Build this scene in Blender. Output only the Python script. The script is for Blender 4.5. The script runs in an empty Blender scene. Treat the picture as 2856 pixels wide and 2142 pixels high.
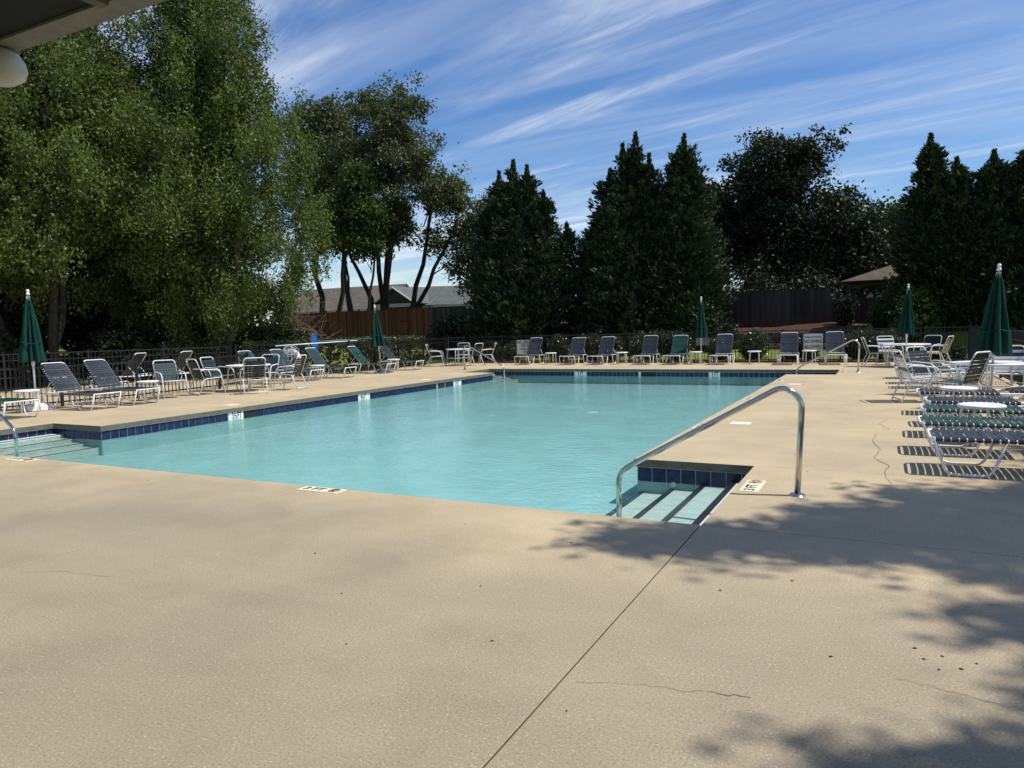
import bpy, math, random
import numpy as np
from mathutils import Vector, Matrix

sc = bpy.context.scene
R = math.radians
rng = np.random.default_rng(7)
random.seed(7)

# ------------------------------------------------------------------ camera
CAM = Vector((2.3873, -5.1071, 1.4263))
YAW, PITCH, ROLL, FPX = -0.4764, 0.0758, 0.0259, 2017.7
fw = Vector((math.sin(YAW)*math.cos(PITCH), math.cos(YAW)*math.cos(PITCH), -math.sin(PITCH)))
rt = Vector((math.cos(YAW), -math.sin(YAW), 0)); dn = fw.cross(rt)
c_, s_ = math.cos(ROLL), math.sin(ROLL)
rt, dn = c_*rt + s_*dn, -s_*rt + c_*dn
cd = bpy.data.cameras.new('camera'); cam = bpy.data.objects.new('camera', cd); sc.collection.objects.link(cam)
cd.sensor_fit = 'HORIZONTAL'; cd.sensor_width = 36; cd.lens = FPX/2856*36; cd.clip_start = 0.05; cd.clip_end = 3000
up = -dn; bk = -fw
cam.matrix_world = Matrix(((rt.x, up.x, bk.x, CAM.x), (rt.y, up.y, bk.y, CAM.y), (rt.z, up.z, bk.z, CAM.z), (0, 0, 0, 1)))
sc.camera = cam

# ------------------------------------------------------------------ sky, sun, exposure
SUN_EL, SUN_AZ = R(60), R(76.7)
sun_dir = Vector((math.sin(SUN_AZ)*math.cos(SUN_EL), math.cos(SUN_AZ)*math.cos(SUN_EL), math.sin(SUN_EL)))
w = bpy.data.worlds.new('World'); sc.world = w; w.use_nodes = True
nt = w.node_tree; nt.nodes.clear()
def wn(t, **k):
    n = nt.nodes.new(t)
    for a, b in k.items(): setattr(n, a, b)
    return n
sky = wn('ShaderNodeTexSky', sky_type='NISHITA', sun_disc=False, sun_elevation=SUN_EL, sun_rotation=SUN_AZ, air_density=1.0, dust_density=0.4, ozone_density=3.0)
bg = wn('ShaderNodeBackground'); bg.inputs[1].default_value = 0.10
out = wn('ShaderNodeOutputWorld')
tc = wn('ShaderNodeTexCoord'); sep = wn('ShaderNodeSeparateXYZ'); nt.links.new(tc.outputs['Generated'], sep.inputs[0])
def wm(op, a, b=None, c=None):
    n = wn('ShaderNodeMath', operation=op)
    for i, v in enumerate((a, b, c)):
        if v is None: continue
        if isinstance(v, (int, float)): n.inputs[i].default_value = v
        else: nt.links.new(v, n.inputs[i])
    return n.outputs[0]
zz = wm('ADD', wm('MAXIMUM', sep.outputs[2], 0.0), 0.10)
px_, py_ = wm('DIVIDE', sep.outputs[0], zz), wm('DIVIDE', sep.outputs[1], zz)
comb = wn('ShaderNodeCombineXYZ'); nt.links.new(px_, comb.inputs[0]); nt.links.new(py_, comb.inputs[1])
def cloud(rot, sx, sy, detail, lo, hi, dist=0.0, off=0.0, rough=0.55):
    r_ = wn('ShaderNodeVectorRotate', rotation_type='Z_AXIS'); r_.inputs['Angle'].default_value = rot
    nt.links.new(comb.outputs[0], r_.inputs['Vector'])
    mp = wn('ShaderNodeMapping'); mp.inputs['Scale'].default_value = (sx, sy, 1); mp.inputs['Location'].default_value = (off, off*0.7, 0)
    nt.links.new(r_.outputs[0], mp.inputs['Vector'])
    nz = wn('ShaderNodeTexNoise'); nz.inputs['Scale'].default_value = 1.0; nz.inputs['Detail'].default_value = detail
    nz.inputs['Roughness'].default_value = rough; nz.inputs['Distortion'].default_value = dist
    nt.links.new(mp.outputs[0], nz.inputs['Vector'])
    mr = wn('ShaderNodeMapRange', interpolation_type='SMOOTHSTEP'); mr.inputs[1].default_value = lo; mr.inputs[2].default_value = hi
    nt.links.new(nz.outputs[0], mr.inputs[0]); return mr.outputs[0]
ST = R(-168)            # world heading of the cirrus streaks turned onto the x axis
streak = cloud(ST, 0.34, 1.8, 9, 0.45, 0.74, 1.3, 3.1, 0.60)
fine = cloud(ST+0.20, 1.6, 6.0, 10, 0.32, 0.68, 2.2, 8.3, 0.66)
patch = cloud(ST+0.5, 0.40, 0.70, 5, 0.38, 0.58, 0.8, 1.7)
veil = cloud(ST-0.12, 0.5, 3.0, 7, 0.36, 0.74, 0.8, 5.5, 0.55)
m1 = wm('MULTIPLY', streak, wm('MULTIPLY_ADD', fine, 0.55, 0.45))
m2 = wm('MULTIPLY', m1, wm('MULTIPLY_ADD', patch, 0.75, 0.25))
mask = wm('MINIMUM', wm('MULTIPLY_ADD', m2, 0.95, wm('MULTIPLY', veil, 0.20)), 0.88)
mixc = wn('ShaderNodeMix', data_type='RGBA'); nt.links.new(mask, mixc.inputs[0]); hs = wn('ShaderNodeHueSaturation'); hs.inputs['Hue'].default_value = 0.507; hs.inputs['Saturation'].default_value = 1.26; hs.inputs['Value'].default_value = 1.25; nt.links.new(sky.outputs[0], hs.inputs['Color']); nt.links.new(hs.outputs[0], mixc.inputs[6])
mixc.inputs[7].default_value = (8.2, 8.7, 9.4, 1)
nt.links.new(mixc.outputs[2], bg.inputs[0]); nt.links.new(bg.outputs[0], out.inputs[0])

sl = bpy.data.lights.new('sun', 'SUN'); sl.energy = 4.6; sl.angle = R(0.53); sl.color = (1, 0.95, 0.86)
so = bpy.data.objects.new('sun', sl); sc.collection.objects.link(so); so.rotation_euler = sun_dir.to_track_quat('Z', 'Y').to_euler()
so.location = (20, 8, 40)
sc.view_settings.view_transform = 'Standard'; sc.view_settings.look = 'None'; sc.view_settings.gamma = 1
sc.view_settings.exposure = 0.12; sc.view_settings.use_curve_mapping = False
try:
    sc.cycles.max_bounces = 8; sc.cycles.diffuse_bounces = 3; sc.cycles.transparent_max_bounces = 8; sc.cycles.use_denoising = True
except Exception: pass

# ------------------------------------------------------------------ object helpers
COL = sc.collection
def tag(o, label=None, cat=None, group=None, kind=None):
    if label: o['label'] = label
    if cat: o['category'] = cat
    if group: o['group'] = group
    if kind: o['kind'] = kind
    return o
def link(name, me, parent=None, mat=None, loc=None, rot=None, sc_=None):
    o = bpy.data.objects.new(name, me); COL.objects.link(o)
    if parent is not None: o.parent = parent
    if loc is not None: o.location = loc
    if rot is not None: o.rotation_euler = rot
    if sc_ is not None: o.scale = (sc_, sc_, sc_)
    return o
def empty(name, loc=(0, 0, 0), rz=0.0, rot=None):
    o = bpy.data.objects.new(name, None); COL.objects.link(o); o.location = loc; o.empty_display_size = 0.1
    o.rotation_euler = rot if rot else (0, 0, rz); return o
class MB:
    def __init__(s): s.v = []; s.f = []
    def add(s, vs, fs):
        n = len(s.v); s.v += [tuple(p) for p in vs]; s.f += [tuple(i+n for i in f) for f in fs]; return s
    def box(s, x0, x1, y0, y1, z0, z1):
        return s.add([(x0, y0, z0), (x1, y0, z0), (x1, y1, z0), (x0, y1, z0), (x0, y0, z1), (x1, y0, z1), (x1, y1, z1), (x0, y1, z1)],
                     [(3, 2, 1, 0), (4, 5, 6, 7), (0, 1, 5, 4), (1, 2, 6, 5), (2, 3, 7, 6), (3, 0, 4, 7)])
    def tube(s, pts, r, seg=8, closed=False):
        pts = [Vector(p) for p in pts]; n = len(pts)
        rr = r if isinstance(r, (list, tuple)) else [r]*n
        ref = None; vs = []
        for i, p in enumerate(pts):
            a = pts[i-1] if (i > 0 or closed) else p; b = pts[(i+1) % n] if (i < n-1 or closed) else p
            t = (b-a).normalized() if (b-a).length > 1e-9 else Vector((0, 0, 1))
            if ref is None:
                ref = Vector((0, 0, 1)) if abs(t.z) < 0.9 else Vector((1, 0, 0))
            u = (ref - t*ref.dot(t))
            u = u.normalized() if u.length > 1e-6 else t.orthogonal().normalized()
            ref = u; v = t.cross(u)
            for k in range(seg):
                a_ = 2*math.pi*k/seg; vs.append(p + (u*math.cos(a_) + v*math.sin(a_))*rr[i])
        fs = []
        for i in range(n if closed else n-1):
            j = (i+1) % n
            for k in range(seg):
                fs.append((i*seg+k, i*seg+(k+1) % seg, j*seg+(k+1) % seg, j*seg+k))
        if not closed: fs += [tuple(reversed(range(seg))), tuple((n-1)*seg+k for k in range(seg))]
        return s.add(vs, fs)
    def lathe(s, prof, seg=24, c=(0, 0, 0)):
        vs = []; fs = []
        for (r, z) in prof:
            for k in range(seg):
                a = 2*math.pi*k/seg; vs.append((c[0]+r*math.cos(a), c[1]+r*math.sin(a), c[2]+z))
        for i in range(len(prof)-1):
            for k in range(seg): fs.append((i*seg+k, i*seg+(k+1) % seg, (i+1)*seg+(k+1) % seg, (i+1)*seg+k))
        return s.add(vs, fs)
    def mesh(s, name, mat=None, smooth=False):
        me = bpy.data.meshes.new(name); me.from_pydata(s.v, [], s.f); me.update()
        if mat: me.materials.append(mat)
        if smooth: me.polygons.foreach_set('use_smooth', [True]*len(me.polygons))
        return me
    def build(s, name, mat=None, parent=None, smooth=False, loc=None, rot=None):
        return link(name, s.mesh(name, mat, smooth), parent, None, loc, rot)
def rpoly(pts, r, n=5):
    """round the inner corners of a polyline"""
    P = [Vector(p) for p in pts]; o = [P[0]]
    for i in range(1, len(P)-1):
        a, b, c = P[i-1], P[i], P[i+1]; u = (a-b); v = (c-b)
        d = min(r, u.length*0.49, v.length*0.49); u = u.normalized()*d; v = v.normalized()*d
        for k in range(n+1):
            t = k/n; o.append((b+u)*(1-t)**2 + b*2*t*(1-t) + (b+v)*t*t)
    o.append(P[-1]); return o
def slab_mb(x0, x1, y0, y1, z0, z1, r=0.012, seg=3):
    """rectangular block with rounded top edges"""
    m = MB(); rings = [(0, z0), (0, z1-r)]
    for k in range(1, seg+1):
        a = k/seg*math.pi/2; rings.append((r*(1-math.cos(a)), z1-r+r*math.sin(a)))
    vs = []
    for d, z in rings: vs += [(x0+d, y0+d, z), (x1-d, y0+d, z), (x1-d, y1-d, z), (x0+d, y1-d, z)]
    fs = []
    for i in range(len(rings)-1):
        for k in range(4): fs.append((i*4+k, i*4+(k+1) % 4, (i+1)*4+(k+1) % 4, (i+1)*4+k))
    b = (len(rings)-1)*4; fs += [(b, b+1, b+2, b+3), (3, 2, 1, 0)]
    return m.add(vs, fs)

# ------------------------------------------------------------------ materials
def mat(name, base=(0.5, 0.5, 0.5), rough=0.6, metal=0.0, spec=0.5):
    m = bpy.data.materials.new(name); m.use_nodes = True; b = m.node_tree.nodes['Principled BSDF']
    b.inputs['Base Color'].default_value = (*base, 1); b.inputs['Roughness'].default_value = rough
    b.inputs['Metallic'].default_value = metal; b.inputs['Specular IOR Level'].default_value = spec
    return m
def N(m, t, **k):
    n = m.node_tree.nodes.new(t)
    for a, b in k.items():
        if a in n.inputs.keys() if isinstance(a, str) else False: n.inputs[a].default_value = b
        else: setattr(n, a, b)
    return n
def noise(m, scale, detail=4, rough=0.55, vec=None, dist=0):
    n = m.node_tree.nodes.new('ShaderNodeTexNoise'); n.inputs['Scale'].default_value = scale; n.inputs['Detail'].default_value = detail
    n.inputs['Roughness'].default_value = rough; n.inputs['Distortion'].default_value = dist
    if vec is not None: m.node_tree.links.new(vec, n.inputs['Vector'])
    return n.outputs[0]
def coords(m, kind='Object', scale=None):
    t = m.node_tree.nodes.new('ShaderNodeTexCoord'); o = t.outputs[kind]
    if kind == 'World':
        pass
    if scale:
        mp = m.node_tree.nodes.new('ShaderNodeMapping'); mp.inputs['Scale'].default_value = scale
        m.node_tree.links.new(o, mp.inputs[0]); o = mp.outputs[0]
    return o
def wpos(m, scale=None):
    g = m.node_tree.nodes.new('ShaderNodeNewGeometry'); o = g.outputs['Position']
    if scale:
        mp = m.node_tree.nodes.new('ShaderNodeMapping'); mp.inputs['Scale'].default_value = scale
        m.node_tree.links.new(o, mp.inputs[0]); o = mp.outputs[0]
    return o
def ramp(m, fac, stops):
    r = m.node_tree.nodes.new('ShaderNodeValToRGB'); e = r.color_ramp.elements
    while len(e) < len(stops): e.new(0.5)
    for el, (p, c) in zip(e, stops): el.position = p; el.color = (*c, 1) if len(c) == 3 else c
    m.node_tree.links.new(fac, r.inputs[0]); return r.outputs[0]
def mix(m, fac, a, b, mode='MIX'):
    n = m.node_tree.nodes.new('ShaderNodeMix'); n.data_type = 'RGBA'; n.blend_type = mode
    for i, v in ((0, fac), (6, a), (7, b)):
        if isinstance(v, (int, float)): n.inputs[i].default_value = v
        elif isinstance(v, tuple): n.inputs[i].default_value = (*v, 1)
        else: m.node_tree.links.new(v, n.inputs[i])
    return n.outputs[2]
def setb(m, sock, v): m.node_tree.links.new(v, m.node_tree.nodes['Principled BSDF'].inputs[sock])
def bump(m, h, strength=0.3, dist=0.01):
    b = m.node_tree.nodes.new('ShaderNodeBump'); b.inputs['Strength'].default_value = strength; b.inputs['Distance'].default_value = dist
    m.node_tree.links.new(h, b.inputs['Height']); setb(m, 'Normal', b.outputs[0])
def G(v): return (v, v, v)

# concrete deck: sand-coloured brushed concrete with exposed aggregate and old stains
mc = mat('deck_concrete', rough=0.85, spec=0.25); p = wpos(mc)
big = noise(mc, 0.42, 3, 0.5, p); mid = noise(mc, 1.3, 5, 0.6, p, 0.4); fineN = noise(mc, 95, 2, 0.6, p)
stre = noise(mc, 1.0, 4, 0.6, wpos(mc, (0.25, 1.6, 1)))
base = ramp(mc, big, [(0.32, (0.405, 0.335, 0.222)), (0.50, (0.452, 0.366, 0.233)), (0.68, (0.505, 0.405, 0.250))])
base = mix(mc, 0.9, base, ramp(mc, mid, [(0.30, G(0.87)), (0.5, G(1.0)), (0.72, G(1.07))]), 'MULTIPLY')
base = mix(mc, 0.8, base, ramp(mc, stre, [(0.34, G(0.92)), (0.55, G(1.0)), (0.7, G(1.05))]), 'MULTIPLY')
base = mix(mc, 0.9, base, ramp(mc, fineN, [(0.26, G(0.55)), (0.44, G(0.96)), (0.58, G(1.04)), (0.76, G(1.5))]), 'MULTIPLY')
vor = mc.node_tree.nodes.new('ShaderNodeTexVoronoi'); vor.inputs['Scale'].default_value = 52; mc.node_tree.links.new(p, vor.inputs['Vector'])
spk = ramp(mc, vor.outputs['Distance'], [(0.10, G(1.0)), (0.24, G(0.0))])
dots = mc.node_tree.nodes.new('ShaderNodeMath'); dots.operation = 'GREATER_THAN'; dots.inputs[1].default_value = 0.62
mc.node_tree.links.new(vor.outputs['Color'], dots.inputs[0])
mm = mc.node_tree.nodes.new('ShaderNodeMath'); mm.operation = 'MULTIPLY'; mc.node_tree.links.new(dots.outputs[0], mm.inputs[0]); mc.node_tree.links.new(spk, mm.inputs[1])
base = mix(mc, mm.outputs[0], base, (0.62, 0.57, 0.46))
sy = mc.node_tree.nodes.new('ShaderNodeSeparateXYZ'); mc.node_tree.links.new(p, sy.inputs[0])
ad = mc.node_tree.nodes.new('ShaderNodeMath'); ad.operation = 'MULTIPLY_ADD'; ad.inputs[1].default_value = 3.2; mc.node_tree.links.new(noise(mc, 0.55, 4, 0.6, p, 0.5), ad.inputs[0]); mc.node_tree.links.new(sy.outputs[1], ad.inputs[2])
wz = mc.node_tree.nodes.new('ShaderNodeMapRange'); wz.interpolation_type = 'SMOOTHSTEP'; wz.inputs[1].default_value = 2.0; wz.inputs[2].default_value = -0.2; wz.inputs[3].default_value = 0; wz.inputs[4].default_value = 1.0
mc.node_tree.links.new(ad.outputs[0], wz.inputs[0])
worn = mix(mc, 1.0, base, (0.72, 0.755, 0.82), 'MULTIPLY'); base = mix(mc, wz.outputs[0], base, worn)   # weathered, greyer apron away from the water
smear = ramp(mc, noise(mc, 0.9, 6, 0.7, wpos(mc, (1, 1.3, 1)), 1.2), [(0.58, G(0.0)), (0.80, G(0.25))])
base = mix(mc, smear, base, (0.30, 0.255, 0.20))
setb(mc, 'Base Color', base); bump(mc, fineN, 0.35, 0.004)
M_DECK = mc
mcop = mat('coping_edge', rough=0.85, spec=0.2)
setb(mcop, 'Base Color', ramp(mcop, noise(mcop, 6, 5, 0.65, wpos(mcop, (1, 1, 5))), [(0.3, (0.085, 0.085, 0.066)), (0.7, (0.165, 0.155, 0.118))]))
M_CRACK = mat('crack_dark', (0.09, 0.07, 0.05), 0.95)
# plaster
mp_ = mat('pool_plaster', rough=0.7, spec=0.3); p = wpos(mp_)
setb(mp_, 'Base Color', mix(mp_, 0.7, (0.310, 0.505, 0.515), ramp(mp_, noise(mp_, 1.4, 5, 0.6, p), [(0.3, G(0.86)), (0.7, G(1.1))]), 'MULTIPLY')); M_PLASTER = mp_
ms_ = mat('step_plaster', rough=0.7, spec=0.3); p = wpos(ms_)
setb(ms_, 'Base Color', mix(ms_, 0.7, (0.50, 0.56, 0.53), ramp(ms_, noise(ms_, 9, 5, 0.65, p), [(0.3, G(0.86)), (0.7, G(1.06))]), 'MULTIPLY')); M_STEP = ms_
M_GROUT = mat('grout', (0.66, 0.66, 0.62), 0.8)
mt = mat('blue_tile', rough=0.2, spec=0.3)
oi = mt.node_tree.nodes.new('ShaderNodeObjectInfo')
tb = ramp(mt, noise(mt, 26, 5, 0.65, wpos(mt), 0.8), [(0.30, (0.005, 0.008, 0.026)), (0.52, (0.011, 0.020, 0.066)), (0.75, (0.035, 0.055, 0.13))])
setb(mt, 'Base Color', mix(mt, 0.6, tb, ramp(mt, oi.outputs['Random'], [(0.0, G(0.65)), (1.0, G(1.25))]), 'MULTIPLY')); M_TILE = mt
M_DARKTILE = mat('dark_nosing_tile', (0.018, 0.017, 0.018), 0.3)
M_WHITETILE = mat('white_marker_tile', (0.80, 0.80, 0.76), 0.3); M_INK = mat('black_print', (0.012, 0.012, 0.013), 0.5); M_RED = mat('faded_red_print', (0.40, 0.22, 0.15), 0.6)
M_CREAM = mat('cream_plate', (0.72, 0.66, 0.47), 0.6); M_BLACK = mat('skimmer_dark', (0.008, 0.008, 0.009), 0.8)
# water: clear sheet that mirrors at grazing angles
mw = bpy.data.materials.new('pool_water'); mw.use_nodes = True; t_ = mw.node_tree; t_.nodes.clear()
o_ = t_.nodes.new('ShaderNodeOutputMaterial'); tr = t_.nodes.new('ShaderNodeBsdfTransparent'); tr.inputs[0].default_value = (0.86, 0.965, 0.96, 1)
gl = t_.nodes.new('ShaderNodeBsdfGlossy'); gl.inputs['Roughness'].default_value = 0.015; gl.inputs[0].default_value = (0.95, 1, 1, 1)
fr = t_.nodes.new('ShaderNodeFresnel'); fr.inputs[0].default_value = 1.33; ms = t_.nodes.new('ShaderNodeMixShader')
n1 = noise(mw, 7.5, 3, 0.55, wpos(mw), 0.6); n2 = noise(mw, 24, 3, 0.55, wpos(mw), 0.6); n3 = noise(mw, 1.1, 2, 0.5, wpos(mw))
b1 = t_.nodes.new('ShaderNodeBump'); b1.inputs['Strength'].default_value = 0.16; b1.inputs['Distance'].default_value = 0.05; t_.links.new(n1, b1.inputs['Height'])
b2 = t_.nodes.new('ShaderNodeBump'); b2.inputs['Strength'].default_value = 0.26; b2.inputs['Distance'].default_value = 0.012; t_.links.new(n2, b2.inputs['Height']); t_.links.new(b1.outputs[0], b2.inputs['Normal'])
b3 = t_.nodes.new('ShaderNodeBump'); b3.inputs['Strength'].default_value = 0.05; b3.inputs['Distance'].default_value = 0.12; t_.links.new(n3, b3.inputs['Height']); t_.links.new(b2.outputs[0], b3.inputs['Normal'])
t_.links.new(b3.outputs[0], gl.inputs['Normal']); t_.links.new(b3.outputs[0], fr.inputs['Normal'])
t_.links.new(fr.outputs[0], ms.inputs[0]); t_.links.new(tr.outputs[0], ms.inputs[1]); t_.links.new(gl.outputs[0], ms.inputs[2]); t_.links.new(ms.outputs[0], o_.inputs[0])
M_WATER = mw
# furniture
mwm = mat('white_powder_coat', rough=0.38, spec=0.5)
setb(mwm, 'Base Color', ramp(mwm, noise(mwm, 9, 4, 0.6, wpos(mwm)), [(0.3, (0.66, 0.66, 0.64)), (0.6, (0.80, 0.80, 0.78))])); M_WHITE = mwm
M_STEEL = mat('stainless_steel', (0.55, 0.54, 0.50), 0.16, 1.0)
def vinyl(n, c):
    m = mat(n, rough=0.42, spec=0.4); o = m.node_tree.nodes.new('ShaderNodeObjectInfo')
    setb(m, 'Base Color', mix(m, 1.0, c, ramp(m, o.outputs['Random'], [(0, G(0.72)), (1, G(1.25))]), 'MULTIPLY')); return m
M_NAVY = vinyl('navy_vinyl_strap', (0.026, 0.034, 0.046)); M_GREEN = vinyl('green_vinyl_strap', (0.014, 0.055, 0.045)); M_TEAL = vinyl('teal_vinyl_strap', (0.018, 0.042, 0.047))
M_DARK = vinyl('black_vinyl_strap', (0.012, 0.016, 0.020)); M_WSTRAP = vinyl('white_vinyl_strap', (0.62, 0.64, 0.65)); M_TAN = vinyl('beige_vinyl_strap', (0.40, 0.34, 0.25))
mu = mat('green_umbrella_cloth', rough=0.85, spec=0.2)
setb(mu, 'Base Color', ramp(mu, noise(mu, 14, 4, 0.6, wpos(mu)), [(0.3, (0.004, 0.034, 0.023)), (0.7, (0.007, 0.052, 0.036))])); M_CLOTH = mu
mf = mat('black_fence_paint', (0.010, 0.010, 0.011), 0.5); M_FENCE = mf
M_GREYPLASTIC = mat('dark_grey_base', (0.03, 0.03, 0.033), 0.6)
M_BLUE = mat('blue_plastic', (0.02, 0.11, 0.33), 0.4); M_TEALPOLE = mat('teal_pole', (0.02, 0.16, 0.17), 0.4); M_ROPE = mat('rope_white', (0.68, 0.68, 0.70), 0.8)
# wood
def wood(n, c0, c1, rough=0.85, low=None):
    m = mat(n, rough=rough, spec=0.2); p = wpos(m, (14, 14, 0.8)); o = m.node_tree.nodes.new('ShaderNodeObjectInfo')
    c = ramp(m, noise(m, 1.0, 5, 0.65, p), [(0.28, c0), (0.72, c1)])
    c = mix(m, 1.0, c, ramp(m, o.outputs['Random'], [(0, G(0.62)), (1, G(1.25))]), 'MULTIPLY')
    if low:
        s = m.node_tree.nodes.new('ShaderNodeSeparateXYZ'); m.node_tree.links.new(wpos(m), s.inputs[0])
        r_ = m.node_tree.nodes.new('ShaderNodeMapRange'); r_.inputs[1].default_value = low[0]; r_.inputs[2].default_value = low[1]; r_.inputs[3].default_value = 0.75; r_.inputs[4].default_value = 0
        m.node_tree.links.new(s.outputs[2], r_.inputs[0]); c = mix(m, r_.outputs[0], c, low[2])
    setb(m, 'Base Color', c); return m
M_CEDAR = wood('new_cedar', (0.115, 0.048, 0.025), (0.19, 0.085, 0.045)); M_GREYWOOD = wood('weathered_wood', (0.055, 0.048, 0.042), (0.11, 0.095, 0.082))
M_DARKWOOD = wood('dark_weathered_wood', (0.030, 0.026, 0.024), (0.062, 0.054, 0.048), low=(1.15, 1.75, (0.10, 0.035, 0.018)))
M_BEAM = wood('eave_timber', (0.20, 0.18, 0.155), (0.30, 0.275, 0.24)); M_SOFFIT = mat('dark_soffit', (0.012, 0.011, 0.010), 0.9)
M_BARK = mat('bark', rough=0.95, spec=0.1)
setb(M_BARK, 'Base Color', ramp(M_BARK, noise(M_BARK, 5, 6, 0.7, wpos(M_BARK, (3, 3, 0.6))), [(0.3, (0.022, 0.018, 0.014)), (0.7, (0.075, 0.062, 0.05))])); 
M_PALEBARK = mat('pale_bark', rough=0.95, spec=0.1)
setb(M_PALEBARK, 'Base Color', ramp(M_PALEBARK, noise(M_PALEBARK, 5, 6, 0.7, wpos(M_PALEBARK, (3, 3, 0.9))), [(0.3, (0.07, 0.055, 0.04)), (0.7, (0.22, 0.18, 0.14))]))
def leaf(n, c0, c1, trans=0.35, rough=0.5, spec=0.28):
    m = bpy.data.materials.new(n); m.use_nodes = True; t = m.node_tree; t.nodes.clear()
    o = t.nodes.new('ShaderNodeOutputMaterial'); b = t.nodes.new('ShaderNodeBsdfPrincipled'); b.inputs['Roughness'].default_value = rough; b.inputs['Specular IOR Level'].default_value = spec
    tl = t.nodes.new('ShaderNodeBsdfTranslucent'); mx = t.nodes.new('ShaderNodeMixShader'); mx.inputs[0].default_value = trans
    g = t.nodes.new('ShaderNodeNewGeometry')
    c = ramp(m, g.outputs['Random Per Island'], [(0.0, c0), (0.8, c1), (1.0, tuple(min(1, x*1.2) for x in c1))])
    c = mix(m, 1.0, c, ramp(m, noise(m, 0.45, 3, 0.6, wpos(m)), [(0.32, G(0.70)), (0.68, G(1.25))]), 'MULTIPLY')
    t.links.new(c, b.inputs['Base Color']); 
    c2 = mix(m, 1.0, c, (1.15, 1.25, 0.55), 'MULTIPLY'); t.links.new(c2, tl.inputs[0])
    t.links.new(b.outputs[0], mx.inputs[1]); t.links.new(tl.outputs[0], mx.inputs[2]); t.links.new(mx.outputs[0], o.inputs[0]); return m
L_BIRCH = leaf('birch_leaf', (0.058, 0.084, 0.020), (0.130, 0.168, 0.038), 0.32, 0.5, 0.25)
L_OAK = leaf('hardwood_leaf', (0.052, 0.068, 0.026), (0.108, 0.124, 0.048), 0.24)
L_FRESH = leaf('fresh_leaf', (0.032, 0.060, 0.014), (0.070, 0.110, 0.022), 0.30)
L_PEAR = leaf('pear_leaf', (0.014, 0.022, 0.011), (0.034, 0.046, 0.020), 0.12, 0.5, 0.22)
L_CYP = leaf('cypress_spray', (0.013, 0.028, 0.012), (0.030, 0.054, 0.018), 0.10, 0.6, 0.3)
L_DARK = leaf('dark_understory_leaf', (0.010, 0.016, 0.007), (0.028, 0.038, 0.015), 0.12)
L_HEDGE = leaf('hedge_leaf', (0.030, 0.046, 0.013), (0.070, 0.092, 0.024), 0.2, 0.35, 0.6)
L_BRIGHT = leaf('sunlit_hedge_leaf', (0.10, 0.17, 0.02), (0.20, 0.28, 0.04), 0.3)
L_DEAD = mat('dead_twig', (0.16, 0.105, 0.075), 0.95)
# ground covers
mg = mat('lawn', rough=0.95, spec=0.1); p = wpos(mg)
setb(mg, 'Base Color', mix(mg, 0.9, ramp(mg, noise(mg, 0.5, 4, 0.6, p), [(0.3, (0.135, 0.175, 0.036)), (0.7, (0.200, 0.235, 0.058))]), ramp(mg, noise(mg, 60, 3, 0.7, p), [(0.25, G(0.5)), (0.7, G(1.3))]), 'MULTIPLY'))
bump(mg, noise(mg, 90, 3, 0.7, p), 0.8, 0.03); M_LAWN = mg
mm_ = mat('red_mulch', rough=0.95, spec=0.1); p = wpos(mm_)
setb(mm_, 'Base Color', ramp(mm_, noise(mm_, 22, 5, 0.7, p), [(0.28, (0.035, 0.017, 0.011)), (0.55, (0.095, 0.048, 0.030)), (0.8, (0.22, 0.13, 0.08))])); bump(mm_, noise(mm_, 30, 4, 0.7, p), 1.0, 0.05); M_MULCH = mm_
def stone(n, c0, c1):
    m = mat(n, rough=0.9, spec=0.2); o = m.node_tree.nodes.new('ShaderNodeObjectInfo'); c = ramp(m, noise(m, 12, 5, 0.65, wpos(m)), [(0.3, c0), (0.7, c1)])
    setb(m, 'Base Color', mix(m, 1.0, c, ramp(m, o.outputs['Random'], [(0, G(0.6)), (1, G(1.35))]), 'MULTIPLY')); return m
M_BRICK = stone('edging_brick', (0.16, 0.075, 0.055), (0.30, 0.17, 0.13)); M_BLOCK = stone('retaining_block', (0.045, 0.038, 0.034), (0.10, 0.085, 0.075))
def shingle(n, c0, c1):
    m = mat(n, rough=0.95, spec=0.1); b = m.node_tree.nodes.new('ShaderNodeTexBrick'); b.inputs['Scale'].default_value = 3.2; b.inputs['Mortar Size'].default_value = 0.03
    b.inputs['Color1'].default_value = (*c0, 1); b.inputs['Color2'].default_value = (*c1, 1); b.inputs['Mortar'].default_value = (*[x*0.45 for x in c0], 1)
    b.inputs['Brick Width'].default_value = 0.9; b.inputs['Row Height'].default_value = 0.42
    m.node_tree.links.new(coords(m, 'UV'), b.inputs['Vector'])
    setb(m, 'Base Color', mix(m, 0.7, b.outputs[0], ramp(m, noise(m, 3, 5, 0.7, wpos(m)), [(0.3, G(0.7)), (0.7, G(1.2))]), 'MULTIPLY')); return m
M_SHINGLE = shingle('brown_shingle', (0.115, 0.100, 0.083), (0.175, 0.155, 0.13)); M_SHINGLE2 = shingle('grey_shingle', (0.115, 0.125, 0.125), (0.165, 0.175, 0.175)); M_SHINGLE3 = shingle('tan_shingle', (0.10, 0.085, 0.062), (0.15, 0.125, 0.092))
M_SIDING = mat('dark_siding', (0.035, 0.030, 0.028), 0.8); M_TRIM = mat('pale_trim', (0.42, 0.41, 0.38), 0.7); M_BLUESIDE = mat('blue_grey_siding', (0.17, 0.20, 0.23), 0.8)
M_SIGN = mat('sign_board', (0.62, 0.62, 0.58), 0.5); M_SIGNBACK = mat('sign_back', (0.36, 0.36, 0.34), 0.6)
M_FIXTURE = mat('white_fixture', (0.62, 0.58, 0.52), 0.45); M_DIRTLEAF = mat('dry_leaf', (0.07, 0.045, 0.025), 0.9)

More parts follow.
